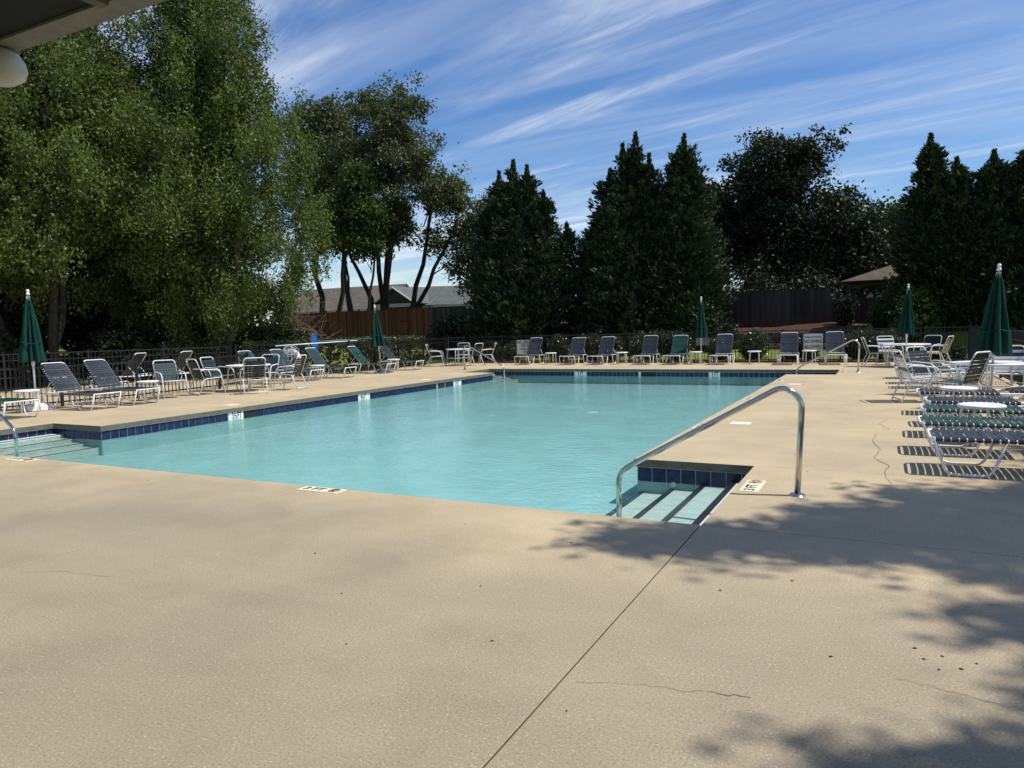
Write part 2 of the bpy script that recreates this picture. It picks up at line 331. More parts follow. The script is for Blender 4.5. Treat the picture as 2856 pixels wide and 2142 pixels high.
def text_mesh(s, size, mat_, ext=0.0008, sx=1.0):
    cu = bpy.data.curves.new('lettering', 'FONT'); cu.body = s; cu.size = size; cu.align_x = 'CENTER'; cu.align_y = 'CENTER'; cu.extrude = ext; cu.resolution_u = 3; cu.offset = size*0.026
    o = bpy.data.objects.new('lettering', cu); COL.objects.link(o); bpy.context.view_layer.update()
    me = bpy.data.meshes.new_from_object(o.evaluated_get(bpy.context.evaluated_depsgraph_get())); bpy.data.objects.remove(o)
    if sx != 1.0:
        for v in me.vertices: v.co.x *= sx
    me.materials.clear(); me.materials.append(mat_); return me
def orient(o, xa, ya, loc):
    xa = Vector(xa); ya = Vector(ya); za = xa.cross(ya)
    o.matrix_local = Matrix(((xa.x, ya.x, za.x, loc[0]), (xa.y, ya.y, za.y, loc[1]), (xa.z, ya.z, za.z, loc[2]), (0, 0, 0, 1)))

# ------------------------------------------------------------------ ground
n_, m_, W_, L_, k_, nl_, jl_ = 1.241, 2.341, 9.144, 17.988, 2.124, 1.305, 2.053
XR, YB = 4.95, 22.0                     # deck limits (right, back)
def sstep(a, b, x): t = max(0, min(1, (x-a)/(b-a))); return t*t*(3-2*t)
def terrain(x, y):
    z = -0.06
    dy = y-22.15
    if dy > 0: z += 0.42*min(1, dy/3.8)
    if y > 26.05:
        k = sstep(-6.5, -5.2, x); z += (0.55*k) + (0.62-0.42*k)*sstep(26.05, 28.6, y)
    z += 0.9*sstep(19.0, 27.0, -x)*sstep(9, 15, y)*(1-sstep(24, 27, y)) if y < 27 else 0
    if x > 5.4 and y > 6: z += 0.3*sstep(5.4, 9, x)*sstep(6, 10, y)*(1-sstep(20, 24, y))
    return z
xs = [-420, -200, -120, -80, -60] + [x*1.0 for x in range(-50, -8)] + [x*0.5 for x in range(-16, 20)] + [11, 13, 16, 20, 30, 60, 120, 250, 420]
ys = [-300, -120, -60, -30, -15, -5, -3.05, -2.5, 0, 4, 8, 9, 10, 11, 12, 13, 14, 15, 16, 18, 20, 21, 22.1] + [22.6, 23.2, 24, 25, 25.6, 26.04, 26.10, 26.5, 27, 27.6, 28.2, 29, 30, 32, 34, 37, 41, 46, 52, 60, 80, 120, 250, 600]
xs = sorted(set(xs)); ys = sorted(set(ys)); hole = lambda x, y: (-17.6 < x < 5.3) and (-8 < y < 22.05)
g = MB(); idx = {}
for j, y in enumerate(ys):
    for i, x in enumerate(xs):
        idx[i, j] = len(g.v); z = terrain(x, y)
        if (-20.3 < x < 5.0 and -9 < y < 12.1) or (-15.1 < x < 5.0 and -9 < y < 22.0): z = -0.12
        if -12.1 < x < 2.1 and -3 < y < 19.0: z = -0.9
        g.v.append((x, y, z))
for j in range(len(ys)-1):
    for i in range(len(xs)-1): g.f.append((idx[i, j], idx[i+1, j], idx[i+1, j+1], idx[i, j+1]))
tag(g.build('lawn', M_LAWN, smooth=False), kind='structure')

# deck slabs
deck = empty('pool_deck'); tag(deck, kind='structure'); J = 0.003
XL = -20.4; XM = -15.2; Y0 = -8.6
sl_ = [(XL, -W_-nl_, Y0, 0), (-W_-nl_, -2.50, Y0, 0), (-2.50, 1.235, Y0, 0), (1.235, XR, Y0, 0),
       (XL, -W_-nl_, 0, m_), (XL, -W_, m_, 12.25), (XM, -W_, 12.25, L_-jl_), (XM, -W_-nl_, L_-jl_, L_), (XM, -4.6, L_, YB), (-4.6, n_+0.06, L_, YB), (n_+0.06, XR, L_, YB),
       (n_, XR, 0, m_), (0, XR, m_, L_-k_), (n_, XR, L_-k_, L_)]
for (a, b, c, d) in sl_:
    so_ = slab_mb(a+J if a not in (0, n_, ) else a, b-J if b not in (-W_, -W_-nl_) else b, c+J if c not in (L_,) else c, d-J if d != 0 or True else d, -0.085, 0.0, 0.005).build('slab', M_DECK, deck)
    so_.data.materials.append(mcop)
    for pg in so_.data.polygons:
        if abs(pg.normal.z) < 0.35: pg.material_index = 1     # damp, stained vertical edge
slab_mb(XL+0.05, XR-0.05, Y0+0.05, -0.08, -0.7, -0.087, 0.01).build('subbase', M_CRACK, deck)
slab_mb(0.10, XR-0.05, m_+0.08, L_-k_-0.08, -0.7, -0.087, 0.01).build('subbase', M_CRACK, deck)
slab_mb(n_+0.09, XR-0.06, -0.07, m_+0.07, -0.7, -0.088, 0.01).build('subbase', M_CRACK, deck)
slab_mb(n_+0.09, XR-0.06, L_-k_-0.07, YB-0.06, -0.7, -0.088, 0.01).build('subbase', M_CRACK, deck)
def crack(pts, w=0.004, name='crack'):
    m = MB(); P = [Vector((x, y, 0.0022)) for x, y in pts]; q = []
    for i in range(len(P)-1):
        for k in range(5):
            t = k/5; q.append(P[i].lerp(P[i+1], t) + Vector((random.uniform(-1, 1), random.uniform(-1, 1), 0))*0.012)
    q.append(P[-1]); vs = []
    for i, p in enumerate(q):
        d = (q[min(i+1, len(q)-1)]-q[max(i-1, 0)]).normalized(); s = Vector((-d.y, d.x, 0))*w*random.uniform(0.4, 1.1)*0.5
        vs += [p+s, p-s]
    m.add(vs, [(2*i, 2*i+1, 2*i+3, 2*i+2) for i in range(len(q)-1)]); m.build(name, M_CRACK, deck)
crack([(1.30, -2.49), (1.52, -2.42), (1.70, -2.39), (1.81, -2.36)], 0.0022); crack([(1.80, -2.36), (1.95, -2.34)], 0.004)
crack([(-2.38, -2.62), (-2.1, -2.50), (-1.75, -2.44)], 0.0022)
crack([(2.30, 4.9), (2.28, 4.3), (2.36, 3.7), (2.30, 3.2), (2.44, 2.8), (2.40, 2.3), (2.46, 1.9)], 0.007)
crack([(2.42, 6.4), (2.33, 5.9), (2.46, 5.4)], 0.006); crack([(2.45, -1.95), (2.62, -1.98), (2.80, -2.03)], 0.003)

# ------------------------------------------------------------------ pool
ZT, ZB, ZW, ZF, OV = -0.093, -0.245, -0.195, -0.50, 0.032
o1 = OV
outline = [(n_+o1, -o1), (n_+o1, m_+o1), (o1, m_+o1), (o1, L_-k_-o1), (n_+o1, L_-k_-o1), (n_+o1, L_+o1), (-W_-nl_-o1, L_+o1),
           (-W_-nl_-o1, L_-jl_-o1), (-W_-o1, L_-jl_-o1), (-W_-o1, m_+o1), (-W_-nl_-o1, m_+o1), (-W_-nl_-o1, -o1)]
basin = empty('pool_basin', (-4.5, 9, ZF)); tag(basin, kind='structure')
BI = (4.5, -9, -ZF)      # children are written in world numbers, shifted onto the basin's origin
def bchild(mb, name, m, smooth=False): return mb.build(name, m, basin, smooth, BI)
mb = MB(); nO = len(outline)
mb.add([(x, y, -0.02) for x, y in outline] + [(x, y, ZF) for x, y in outline], [(i, (i+1) % nO, nO+(i+1) % nO, nO+i) for i in range(nO)])
mb.f = [tuple(reversed(f)) for f in mb.f]
bchild(mb, 'wall', M_GROUT)
mb = MB(); mb.add([(x, y, ZF) for x, y in outline], [tuple(range(nO))]); bchild(mb, 'pool_floor', M_PLASTER)
ins = 0.004
def inset(pts, d):   # push wall outline inward for the plaster lining under the tile
    r = []
    for i, p in enumerate(pts):
        a, b, c = Vector((*pts[i-1], 0)), Vector((*p, 0)), Vector((*pts[(i+1) % len(pts)], 0))
        e1 = (b-a).normalized(); e2 = (c-b).normalized(); nn = Vector((-e1.y, e1.x, 0)) + Vector((-e2.y, e2.x, 0)); r.append((b.x+nn.x*d, b.y+nn.y*d))
    return r
pl = inset(outline, 0.005); mb = MB()
mb.add([(x, y, ZB-0.003) for x, y in pl] + [(x, y, ZF+0.001) for x, y in pl], [((i+1) % nO, i, nO+i, nO+(i+1) % nO) for i in range(nO)])
bchild(mb, 'plaster_lining', M_PLASTER)
# tile band: every tile that can be picked out is its own piece
TP = 0.1535; TW = 0.1475
tile_me = {}
def tile_mesh(w):
    k = round(w, 3)
    if k not in tile_me:
        tile_me[k] = slab_mb(-w/2, w/2, -(ZT-ZB)/2+0.002, (ZT-ZB)/2-0.002, -0.004, 0.006, 0.0025, 2).mesh('tile', M_TILE)
    return tile_me[k]
def tile_run(p0, p1, skip=(), joined=False):
    a = Vector((*p0, 0)); b = Vector((*p1, 0)); d = (b-a); L = d.length; d.normalize(); nrm = Vector((-d.y, d.x, 0)); n = int(round(L/TP)); pt = L/n
    jm = MB()
    for i in range(n):
        s = (i+0.5)*pt
        if any(lo-0.02 < s < hi+0.02 for lo, hi in skip): continue
        c = a + d*s + nrm*0.0
        if joined:
            q = [c+d*x+Vector((0, 0, z))+nrm*0.006 for x, z in ((-TW/2, ZB), (TW/2, ZB), (TW/2, ZT), (-TW/2, ZT))]
            jm.add(q, [(0, 1, 2, 3)])
        else:
            o = link('tile', tile_mesh(pt-0.006), basin); xa = -d if False else d
            orient(o, d, (0, 0, 1), (c.x+BI[0], c.y+BI[1], (ZT+ZB)/2+BI[2]))
            # tile normal must point into the pool
            if d.cross(Vector((0, 0, 1))).dot(nrm) < 0: orient(o, -d, (0, 0, 1), (c.x+BI[0], c.y+BI[1], (ZT+ZB)/2+BI[2]))
    if joined: tag(bchild(jm, 'tile_band', M_TILE), kind='stuff')
def yl(*r): return [((m_+o1) , 0)]
Pn = outline
# left wall runs from index 8 (far) to 9 (near): s measured from the far end
far = L_-jl_-o1
sk = [(far-5.776, far-5.02), (far-9.36, far-9.02), (far-12.98, far-12.55), (far-13.81, far-13.50)]
tile_run(Pn[8], Pn[9], sk)
tile_run(Pn[9], Pn[10]); tile_run(Pn[10], Pn[11], [(m_+o1-1.17, m_+o1-0.85)])
xb0 = n_+o1
tile_run(Pn[5], Pn[6], [(xb0+2.19, xb0+2.51), (xb0+4.35, xb0+4.76), (xb0+6.73, xb0+7.05)])
tile_run(Pn[1], Pn[2]); tile_run(Pn[7], Pn[8]); tile_run(Pn[6], Pn[7])
for a, b in ((2, 3), (3, 4), (4, 5), (0, 1), (11, 0)): tile_run(Pn[a], Pn[b], joined=True)
def wall_marker(txt, c, xa, w=0.318):
    xa = Vector(xa); za = xa.cross(Vector((0, 0, 1)))
    o = link('depth_marker', slab_mb(-w/2, w/2, -(ZT-ZB)/2+0.002, (ZT-ZB)/2-0.002, -0.004, 0.007, 0.0025, 2).mesh('depth_marker', M_WHITETILE), basin)
    orient(o, xa, (0, 0, 1), (c[0]+BI[0], c[1]+BI[1], (ZT+ZB)/2+BI[2]))
    t = link('lettering', text_mesh(txt, 0.172, M_INK, 0.001, 0.66 if txt[1] == ' ' else 0.60), o); t.location = (0, 0.004, 0.0085)
def skimmer(c, xa, w):
    xa = Vector(xa); o = link('skimmer_opening', MB().box(-w/2, w/2, -0.076, 0.074, -0.003, 0.004).mesh('skimmer_opening', M_BLACK), basin)
    orient(o, xa, (0, 0, 1), (c[0]+BI[0], c[1]+BI[1], (ZT+ZB)/2+BI[2]))
XLw = -W_-o1
wall_marker('3½FT', (XLw, 5.195), (0, 1, 0)); wall_marker('4½FT', (XLw, 9.19), (0, 1, 0)); wall_marker('3½FT', (XLw, 13.655), (0, 1, 0))
wall_marker('3 FT', (-W_-nl_-o1, 1.01), (0, 1, 0))
wall_marker('3 FT', (-6.89, L_+o1), (1, 0, 0)); wall_marker('3 FT', (-2.35, L_+o1), (1, 0, 0))
skimmer((XLw, 5.575), (0, 1, 0), 0.40); skimmer((XLw, 12.765), (0, 1, 0), 0.40); skimmer((-4.555, L_+o1), (1, 0, 0), 0.39)
# corner steps
NT = slab_mb(-0.031, 0.031, -0.022, 0.022, -0.006, 0.003, 0.002, 1).mesh('nosing_tile', M_DARKTILE)
def steps(name, x_out, sgn, y0, y1, fine_):
    """treads fall from the outer wall (x_out) towards the pool; sgn=+1 means outer wall lies on the +x side"""
    st = empty(name, (x_out, (y0+y1)/2, ZF)); tag(st, kind='structure'); off = (-x_out, -(y0+y1)/2, -ZF)
    edges = [(0.262, -0.1855), (0.575, -0.245), (0.897, -0.305), (1.228, -0.36)]
    for i, (d, z) in enumerate(edges):
        a, b = x_out-sgn*d, x_out-sgn*(edges[i-1][0]-0.0 if i else -0.02)
        x0, x1 = min(a, b), max(a, b)
        slab_mb(x0, x1, y0+0.001*i, y1-0.001*i, ZF+0.002, z, 0.012).build('tread', M_STEP, st, loc=off)
        xc = a+sgn*0.034
        if fine_:
            n = int((y1-y0)/0.0475)
            for q in range(n): link('nosing_tile', NT, st, loc=(xc+off[0], y0+(q+0.5)*(y1-y0)/n+off[1], z+off[2]+0.001))
        else:
            MB().box(xc-0.03, xc+0.03, y0+0.004, y1-0.004, z-0.002, z+0.003).build('nosing_strip', M_DARKTILE, st, loc=off)
steps('entry_steps', n_+OV, 1, -OV, m_+OV, True); steps('entry_steps', -W_-nl_-OV, -1, -OV, m_+OV, False)
steps('entry_steps', n_+OV, 1, L_-k_-OV, L_+OV, False); steps('entry_steps', -W_-nl_-OV, -1, L_-jl_-OV, L_+OV, False)
wt = inset(outline, -0.002); mb = MB(); mb.add([(x, y, ZW) for x, y in wt], [tuple(range(nO))]); tag(mb.build('pool_water', M_WATER), kind='structure')
# return jet eyelet and main drain cover
jet = MB().lathe([(0.0, 0.002), (0.018, 0.003), (0.024, 0.006), (0.034, 0.0), (0.032, -0.01)], 20).build('return_fitting', M_WHITE, basin, True); orient(jet, (1, 0, 0), (0, 0, 1), (0.42+BI[0], m_+OV-0.004+BI[1], -0.262+BI[2]))
dc = MB().lathe([(0.0, 0.012), (0.13, 0.010), (0.15, 0.0)], 24).build('drain_cover', M_WHITE, basin, True, (-3.45+BI[0], 10.1+BI[1], ZF+0.003+BI[2]))

# deck marks
def deck_marker(c, xa, ya, label):
    t = empty('depth_plate', (c[0], c[1], 0)); tag(t, label, 'depth marker', 'depth plates set in the deck')
    pl_ = MB().box(-0.235, 0.235, -0.078, 0.078, -0.006, 0.004).build('plate', M_CREAM, t); orient(pl_, xa, ya, (0, 0, 0))
    tx = link('lettering', text_mesh('3 FT', 0.125, M_INK, 0.0006, 1.0), t); v = -0.085
    orient(tx, xa, ya, (xa[0]*v, xa[1]*v, 0.0052))
    ic = MB().tube([(0.055*math.cos(a), 0.055*math.sin(a), 0) for a in np.linspace(0, 2*math.pi, 24, endpoint=False)], 0.006, 5, True)
    ic.tube([(-0.038, 0.038, 0), (0.038, -0.038, 0)], 0.006, 5); io = ic.build('no_diving_symbol', M_RED, t); v = 0.15; orient(io, xa, ya, (xa[0]*v, xa[1]*v, 0.005))
    sw = MB().tube([(-0.03, -0.005, 0), (0.0, 0.012, 0), (0.028, 0.026, 0)], 0.007, 5).tube([(-0.035, -0.03, 0), (-0.01, -0.022, 0), (0.02, -0.03, 0)], 0.004, 5).build('swimmer_print', M_INK, t); orient(sw, xa, ya, (xa[0]*v, xa[1]*v, 0.006))
deck_marker((-2.19, -0.10), (1, 0, 0), (0, 1, 0), 'cream 3 FT plate in the deck beside a long joint at the pool edge')
deck_marker((1.375, 1.41), (0, 1, 0), (-1, 0, 0), 'cream 3 FT plate in the deck between entry steps and handrail foot')
deck_marker((-6.93, -0.11), (1, 0, 0), (0, 1, 0), 'cream 3 FT plate in the deck beside the shaded corner steps')
for y, lb in ((5.05, 'cream 3 FT plate at the pool edge next to the first skimmer cover'), (9.08, 'cream 3 FT plate at the pool edge midway between two skimmer covers'), (13.55, 'cream 3 FT plate at the pool edge past the second skimmer cover')): deck_marker((0.115, y), (0, 1, 0), (-1, 0, 0), lb)
deck_marker((1.37, 16.86), (0, 1, 0), (-1, 0, 0), 'cream 3 FT plate beside the handrail facing the no diving sign')
lid_me = slab_mb(-0.135, 0.135, -0.14, 0.14, -0.006, 0.005, 0.003, 2).mesh('skimmer_lid', M_CREAM)
for i, (x, y) in enumerate(((0.57, 5.50), (0.57, 12.50), (-9.72, 5.55), (-9.72, 12.75))):
    tag(link('skimmer_cover', lid_me, loc=(x, y, 0.0)), ('square cream skimmer cover in the deck across the water from ' + ('the flat green lounger', 'the hedge loungers')[i] if i < 2 else 'square cream skimmer cover in the deck by the ' + ('3½ FT mark nearest the round table' if i == 2 else 'opening nearest the corner handrail')), 'skimmer cover', 'skimmer covers by the pool edge')
# dry leaves and seeds lying on the deck
lf = MB(); lf.add([(-0.018, 0, 0.002), (0, -0.008, 0.008), (0.02, 0, 0.003), (0.002, 0.009, 0.010), (0, 0, 0.001)], [(0, 1, 4), (1, 2, 4), (2, 3, 4), (3, 0, 4)])
lf_me = lf.mesh('dry_leaf', M_DIRTLEAF)
for i, (x, y) in enumerate(((1.95, -0.95), (1.62, -1.25), (0.55, -0.75), (-0.35, -0.62), (-1.3, -0.55), (-0.9, -1.6), (0.4, -1.7), (-0.25, -2.1), (1.9, 3.4), (1.55, 3.1), (1.75, 2.2), (1.62, 1.95), (1.35, -2.72), (2.2, -1.85), (-2.9, -0.5), (-4.2, -0.4), (2.55, -1.72), (2.62, -1.66), (2.68, -1.76), (2.60, -1.80), (2.74, -1.68), (2.52, -1.62), (-10.9, 9.8), (-11.2, 5.9), (0.2, -2.6), (0.8, -2.3))):
    tag(link('dry_leaf', lf_me, loc=(x, y, 0), rot=(0, 0, random.uniform(0, 6)), sc_=random.uniform(0.35, 0.65)), 'small dry brown leaf lying on the concrete deck', 'leaf', 'dry leaves scattered on the deck')
bpy.context.view_layer.update()

# ------------------------------------------------------------------ metal fences
PK = {}
def fence(name, pts, h, label, group='black metal picket fences'):
    """posts, three rails and single pickets along a polyline; origin at the first post"""
    ox, oy = pts[0][0], pts[0][1]
    t = empty(name, (ox, oy, 0)); tag(t, label, 'fence', group)
    if h not in PK:
        PK[h] = (MB().box(-0.008, 0.008, -0.008, 0.008, 0.05, h-0.02).mesh('picket', M_FENCE),
                 MB().box(-0.027, 0.027, -0.027, 0.027, -0.05, h+0.03).box(-0.034, 0.034, -0.034, 0.034, h+0.03, h+0.045).mesh('post', M_FENCE))
    pick, post = PK[h]; first = True
    for i in range(len(pts)-1):
        a = Vector((*pts[i], 0)); b = Vector((*pts[i+1], 0)); L = (b-a).length; d = (b-a)/L; ang = math.atan2(d.y, d.x)
        for z, hh in ((h-0.02, 0.018), (h-0.20, 0.014), (0.10, 0.016)):
            o = MB().box(0.03, L-0.03, -0.014, 0.014, z-hh, z+hh).build('rail', M_FENCE, t, loc=(a.x-ox, a.y-oy, 0), rot=(0, 0, ang))
        npan = max(1, round(L/1.83))
        for k in range(npan+1):
            if k == 0 and not first: continue
            p_ = a+d*(L*k/npan); link('post', post, t, loc=(p_.x-ox, p_.y-oy, 0), rot=(0, 0, ang))
        n = int(L/0.112)
        for k in range(1, n):
            s = k*L/n
            if min(abs(s-L*q/npan) for q in range(npan+1)) < 0.05: continue
            p_ = a+d*s; link('picket', pick, t, loc=(p_.x-ox, p_.y-oy, 0), rot=(0, 0, ang))
        first = False
    return t
FY = 22.0
fence('metal_fence', [(-14.45, 21.6), (-13.9, FY), (4.78, FY)], 1.14, 'long black picket fence along the far end of the pool carrying two white signs')
fence('metal_fence', [(-16.9, 12.2), (-15.4, 13.8), (-14.75, 15.4), (-14.62, 18.2), (-14.5, 21.45)], 1.12, 'black picket fence in front of the trimmed hedge')
fence('metal_fence', [(-13.75, 0.9), (-13.45, 6.1), (-13.75, 8.75), (-15.3, 12.2), (-15.35, 13.6)], 0.89, 'low black picket fence behind the round table and two navy loungers')
fence('metal_fence', [(-20.9, 2.6), (-19.55, 6.4), (-17.05, 12.1)], 1.10, 'black picket fence at the foot of the drooping birch trees')
fence('metal_fence', [(4.80, 21.9), (4.78, 8.0), (4.95, -2.5)], 1.14, 'black picket fence behind the flat loungers')

# ------------------------------------------------------------------ wooden fences
def wood_fence(pts, zb, zt, m, label, pw=0.135, cap=True, seed=1):
    rnd = random.Random(seed); ox, oy = pts[0]
    t = empty('wooden_fence', (ox, oy, zb)); tag(t, label, 'fence', 'wooden privacy fences')
    me = MB().box(-pw/2-0.006, pw/2+0.006, -0.005, 0.005, 0, 1).mesh('board', m)
    for i in range(len(pts)-1):
        a = Vector((*pts[i], 0)); b = Vector((*pts[i+1], 0)); L = (b-a).length; d = (b-a)/L; ang = math.atan2(d.y, d.x); n = int(L/pw)
        for k in range(n):
            p_ = a+d*((k+0.5)*L/n)+Vector((d.y, -d.x, 0))*(0.012 if k % 2 else 0.0); o = link('board', me, t, loc=(p_.x-ox, p_.y-oy, -0.1), rot=(rnd.gauss(0, 0.003), rnd.gauss(0, 0.002), ang+rnd.gauss(0, 0.012)))
            o.scale = (1, 1, zt-zb+0.1+rnd.gauss(0, 0.012))
        nrm = Vector((-d.y, d.x, 0))
        for z in (0.35, (zt-zb)*0.85):
            MB().box(0, L, 0.012, 0.05, z-0.045, z+0.045).build('rail', m, t, loc=(a.x-ox, a.y-oy, 0), rot=(0, 0, ang))
        if cap: MB().box(-0.02, L+0.02, -0.05, 0.05, zt-zb+0.03, zt-zb+0.06).build('cap_board', m, t, loc=(a.x-ox, a.y-oy, 0), rot=(0, 0, ang))
        for k in range(int(L/2.4)+1):
            p_ = a+d*(k*2.4); MB().box(-0.05, 0.05, -0.06, -0.02, -0.2, zt-zb+0.10).build('post', m, t, loc=(p_.x-ox, p_.y-oy, 0), rot=(0, 0, ang))
    return t
wf = wood_fence([(-28.5, 27.2), (-18.9, 27.0)], 0.55, 2.66, M_CEDAR, 'new reddish cedar board fence behind the trimmed hedge', seed=3)
for z in (0.75, 1.45): MB().box(-0.28, 0.28, -0.03, -0.022, z-0.025, z+0.025).build('hinge_strap', M_BLACK, wf, loc=(7.9, -0.17, 0))
wood_fence([(-18.85, 27.0), (-12.5, 27.4)], 0.55, 2.62, M_GREYWOOD, 'weathered grey board fence joining the new cedar fence', seed=4)
wood_fence([(-6.0, 29.3), (0.30, 29.0)], 1.0, 2.80, M_DARKWOOD, 'tall dark weathered board fence behind the red mulch bed', seed=5)
wood_fence([(0.34, 29.05), (4.5, 28.8)], 1.0, 2.36, M_DARKWOOD, 'lower dark board fence stepping down in front of the open pavilion', seed=6, cap=False)

# retaining wall of rough blocks, mulch bed, brick edging
rw = empty('retaining_wall', (-5.4, 26.0, 0.28)); tag(rw, 'low dry retaining wall of rough dark blocks below the mulch bed', 'retaining wall')
bm_ = [slab_mb(-0.19+d, 0.19-d, -0.12, 0.12, 0, 0.142, 0.02, 2).mesh('block', M_BLOCK) for d in (0.0, 0.02, 0.045)]
for r_ in range(5):
    x = 0.0 + (r_ % 2)*0.2
    while x < 10.0:
        o = link('block', random.choice(bm_), rw, loc=(x, random.gauss(0, 0.02)+0.02*r_, r_*0.146), rot=(0, random.gauss(0, 0.015), random.gauss(0, 0.05))); x += 0.4
mul = MB(); nx, ny = 44, 14
for j in range(ny):
    for i in range(nx):
        x = -5.6+i*0.24; y = 26.05+j*0.235; e = sstep(0, 0.5, j*0.235)*(1-0.0)
        hgt = 0.97 + 0.22*sstep(0, 2.6, j*0.235) + 0.16*math.exp(-((x-0.2)/1.5)**2)*e + random.gauss(0, 0.018)*e
        mul.v.append((x, y, hgt))
for j in range(ny-1):
    for i in range(nx-1): mul.f.append((j*nx+i, j*nx+i+1, (j+1)*nx+i+1, (j+1)*nx+i))
tag(mul.build('mulch_bed', M_MULCH, smooth=True), kind='structure')
sb = MB(); 
ed = empty('brick_edging', (-13.6, 22.25, 0)); tag(ed, 'row of small red bricks edging the lawn along the far fence', 'edging')
bme = slab_mb(-0.10, 0.10, -0.05, 0.05, -0.05, 0.065, 0.01, 2).mesh('brick', M_BRICK)
for k in range(86): link('brick', bme, ed, loc=(k*0.213, random.gauss(0, 0.008), random.gauss(0, 0.006)), rot=(0, 0, random.gauss(0, 0.05)))
ed2 = empty('brick_edging', (-1.9, 25.75, 0.32)); tag(ed2, 'short double row of tumbled pale bricks beside the mulch bed', 'edging')
for k in range(11):
    for r_ in range(2): link('brick', bme, ed2, loc=(k*0.23+r_*0.1, random.gauss(0, 0.03), 0.06+r_*0.12), rot=(random.gauss(0, 0.1), random.gauss(0, 0.12), random.gauss(0, 0.15)))

# ------------------------------------------------------------------ foliage
def leaf_mesh(name, C, U, size, aspect, mat_, curl=0.0):
    """one rhombus per leaf: centre C, long axis U"""
    n = len(C); U = U/np.linalg.norm(U, axis=1, keepdims=True)
    r = rng.normal(size=(n, 3)); V = np.cross(U, r); V /= np.linalg.norm(V, axis=1, keepdims=True)+1e-9
    s = (size*rng.uniform(0.65, 1.25, n))[:, None]
    P = np.empty((n, 4, 3)); P[:, 0] = C-U*s*0.5; P[:, 1] = C+V*s*aspect*0.5; P[:, 2] = C+U*s*0.5; P[:, 3] = C-V*s*aspect*0.5
    me = bpy.data.meshes.new(name); me.vertices.add(4*n); me.vertices.foreach_set('co', P.reshape(-1).astype(np.float32))
    me.loops.add(4*n); me.loops.foreach_set('vertex_index', np.arange(4*n, dtype=np.int32))
    me.polygons.add(n); me.polygons.foreach_set('loop_start', np.arange(0, 4*n, 4, dtype=np.int32))
    try: me.polygons.foreach_set('loop_total', np.full(n, 4, dtype=np.int32))
    except Exception: pass
    me.update(); me.materials.append(mat_); return me
def unit(n):
    v = rng.normal(size=(n, 3)); return v/np.linalg.norm(v, axis=1, keepdims=True)
def in_blobs(blobs, n, shell=0.5):
    w_ = np.array([b[3]*b[4]+b[4]*b[5]+b[3]*b[5] for b in blobs]); w_ /= w_.sum(); k = rng.choice(len(blobs), n, p=w_)
    B = np.array(blobs)[k]; d = unit(n); r = (shell**3+(1-shell**3)*rng.random(n))**(1/3)
    return B[:, :3] + d*B[:, 3:6]*r[:, None], d, k
def crown_leaves(blobs, nclump, per, crad, shell=0.55, droop=0.0, flat=0.6, boughs=0, brad=0.9):
    if boughs:
        Bc, bd, k = in_blobs(blobs, boughs, shell); q = np.repeat(np.arange(boughs), int(math.ceil(nclump/boughs)))[:nclump]
        sz = rng.uniform(0.6, 1.3, boughs)[q][:, None]; o = rng.normal(size=(nclump, 3))*0.48*brad*sz; o[:, 2] *= 0.75
        C = Bc[q]+o; d = bd[q]
    else: C, d, k = in_blobs(blobs, nclump, shell)
    n = nclump*per
    cr = crad*rng.uniform(0.55, 1.35, nclump)
    L = np.repeat(C, per, 0); D = np.repeat(d, per, 0); R_ = np.repeat(cr, per)[:, None]
    off = rng.normal(size=(n, 3))*0.5; off[:, 2] *= flat
    P = L+off*R_
    if droop:
        h_ = rng.random(n)*droop*np.repeat(rng.uniform(0.3, 1.6, nclump), per); P[:, 2] -= h_
        P[:, :2] -= (off*R_)[:, :2]*np.clip(h_/max(droop, .1), 0, 1)[:, None]*0.5
    U = rng.normal(size=(n, 3))*0.8 + D*0.4; U[:, 2] -= 0.5+droop*0.6
    return P, U, C
def limb(mb, a, b, r0, r1, sag=0.0, n=6, seg=6):
    a = Vector(a); b = Vector(b); pts = []; L = (b-a).length
    q = Vector((random.gauss(0, 1), random.gauss(0, 1), random.gauss(0, 0.5)))*L*0.06
    for i in range(n+1):
        t = i/n; pts.append(a.lerp(b, t)+q*math.sin(math.pi*t)+Vector((0, 0, sag*L*math.sin(math.pi*t)))+Vector((random.gauss(0, 1), random.gauss(0, 1), 0))*L*0.008)
    mb.tube(pts, [r0+(r1-r0)*i/n for i in range(n+1)], seg)
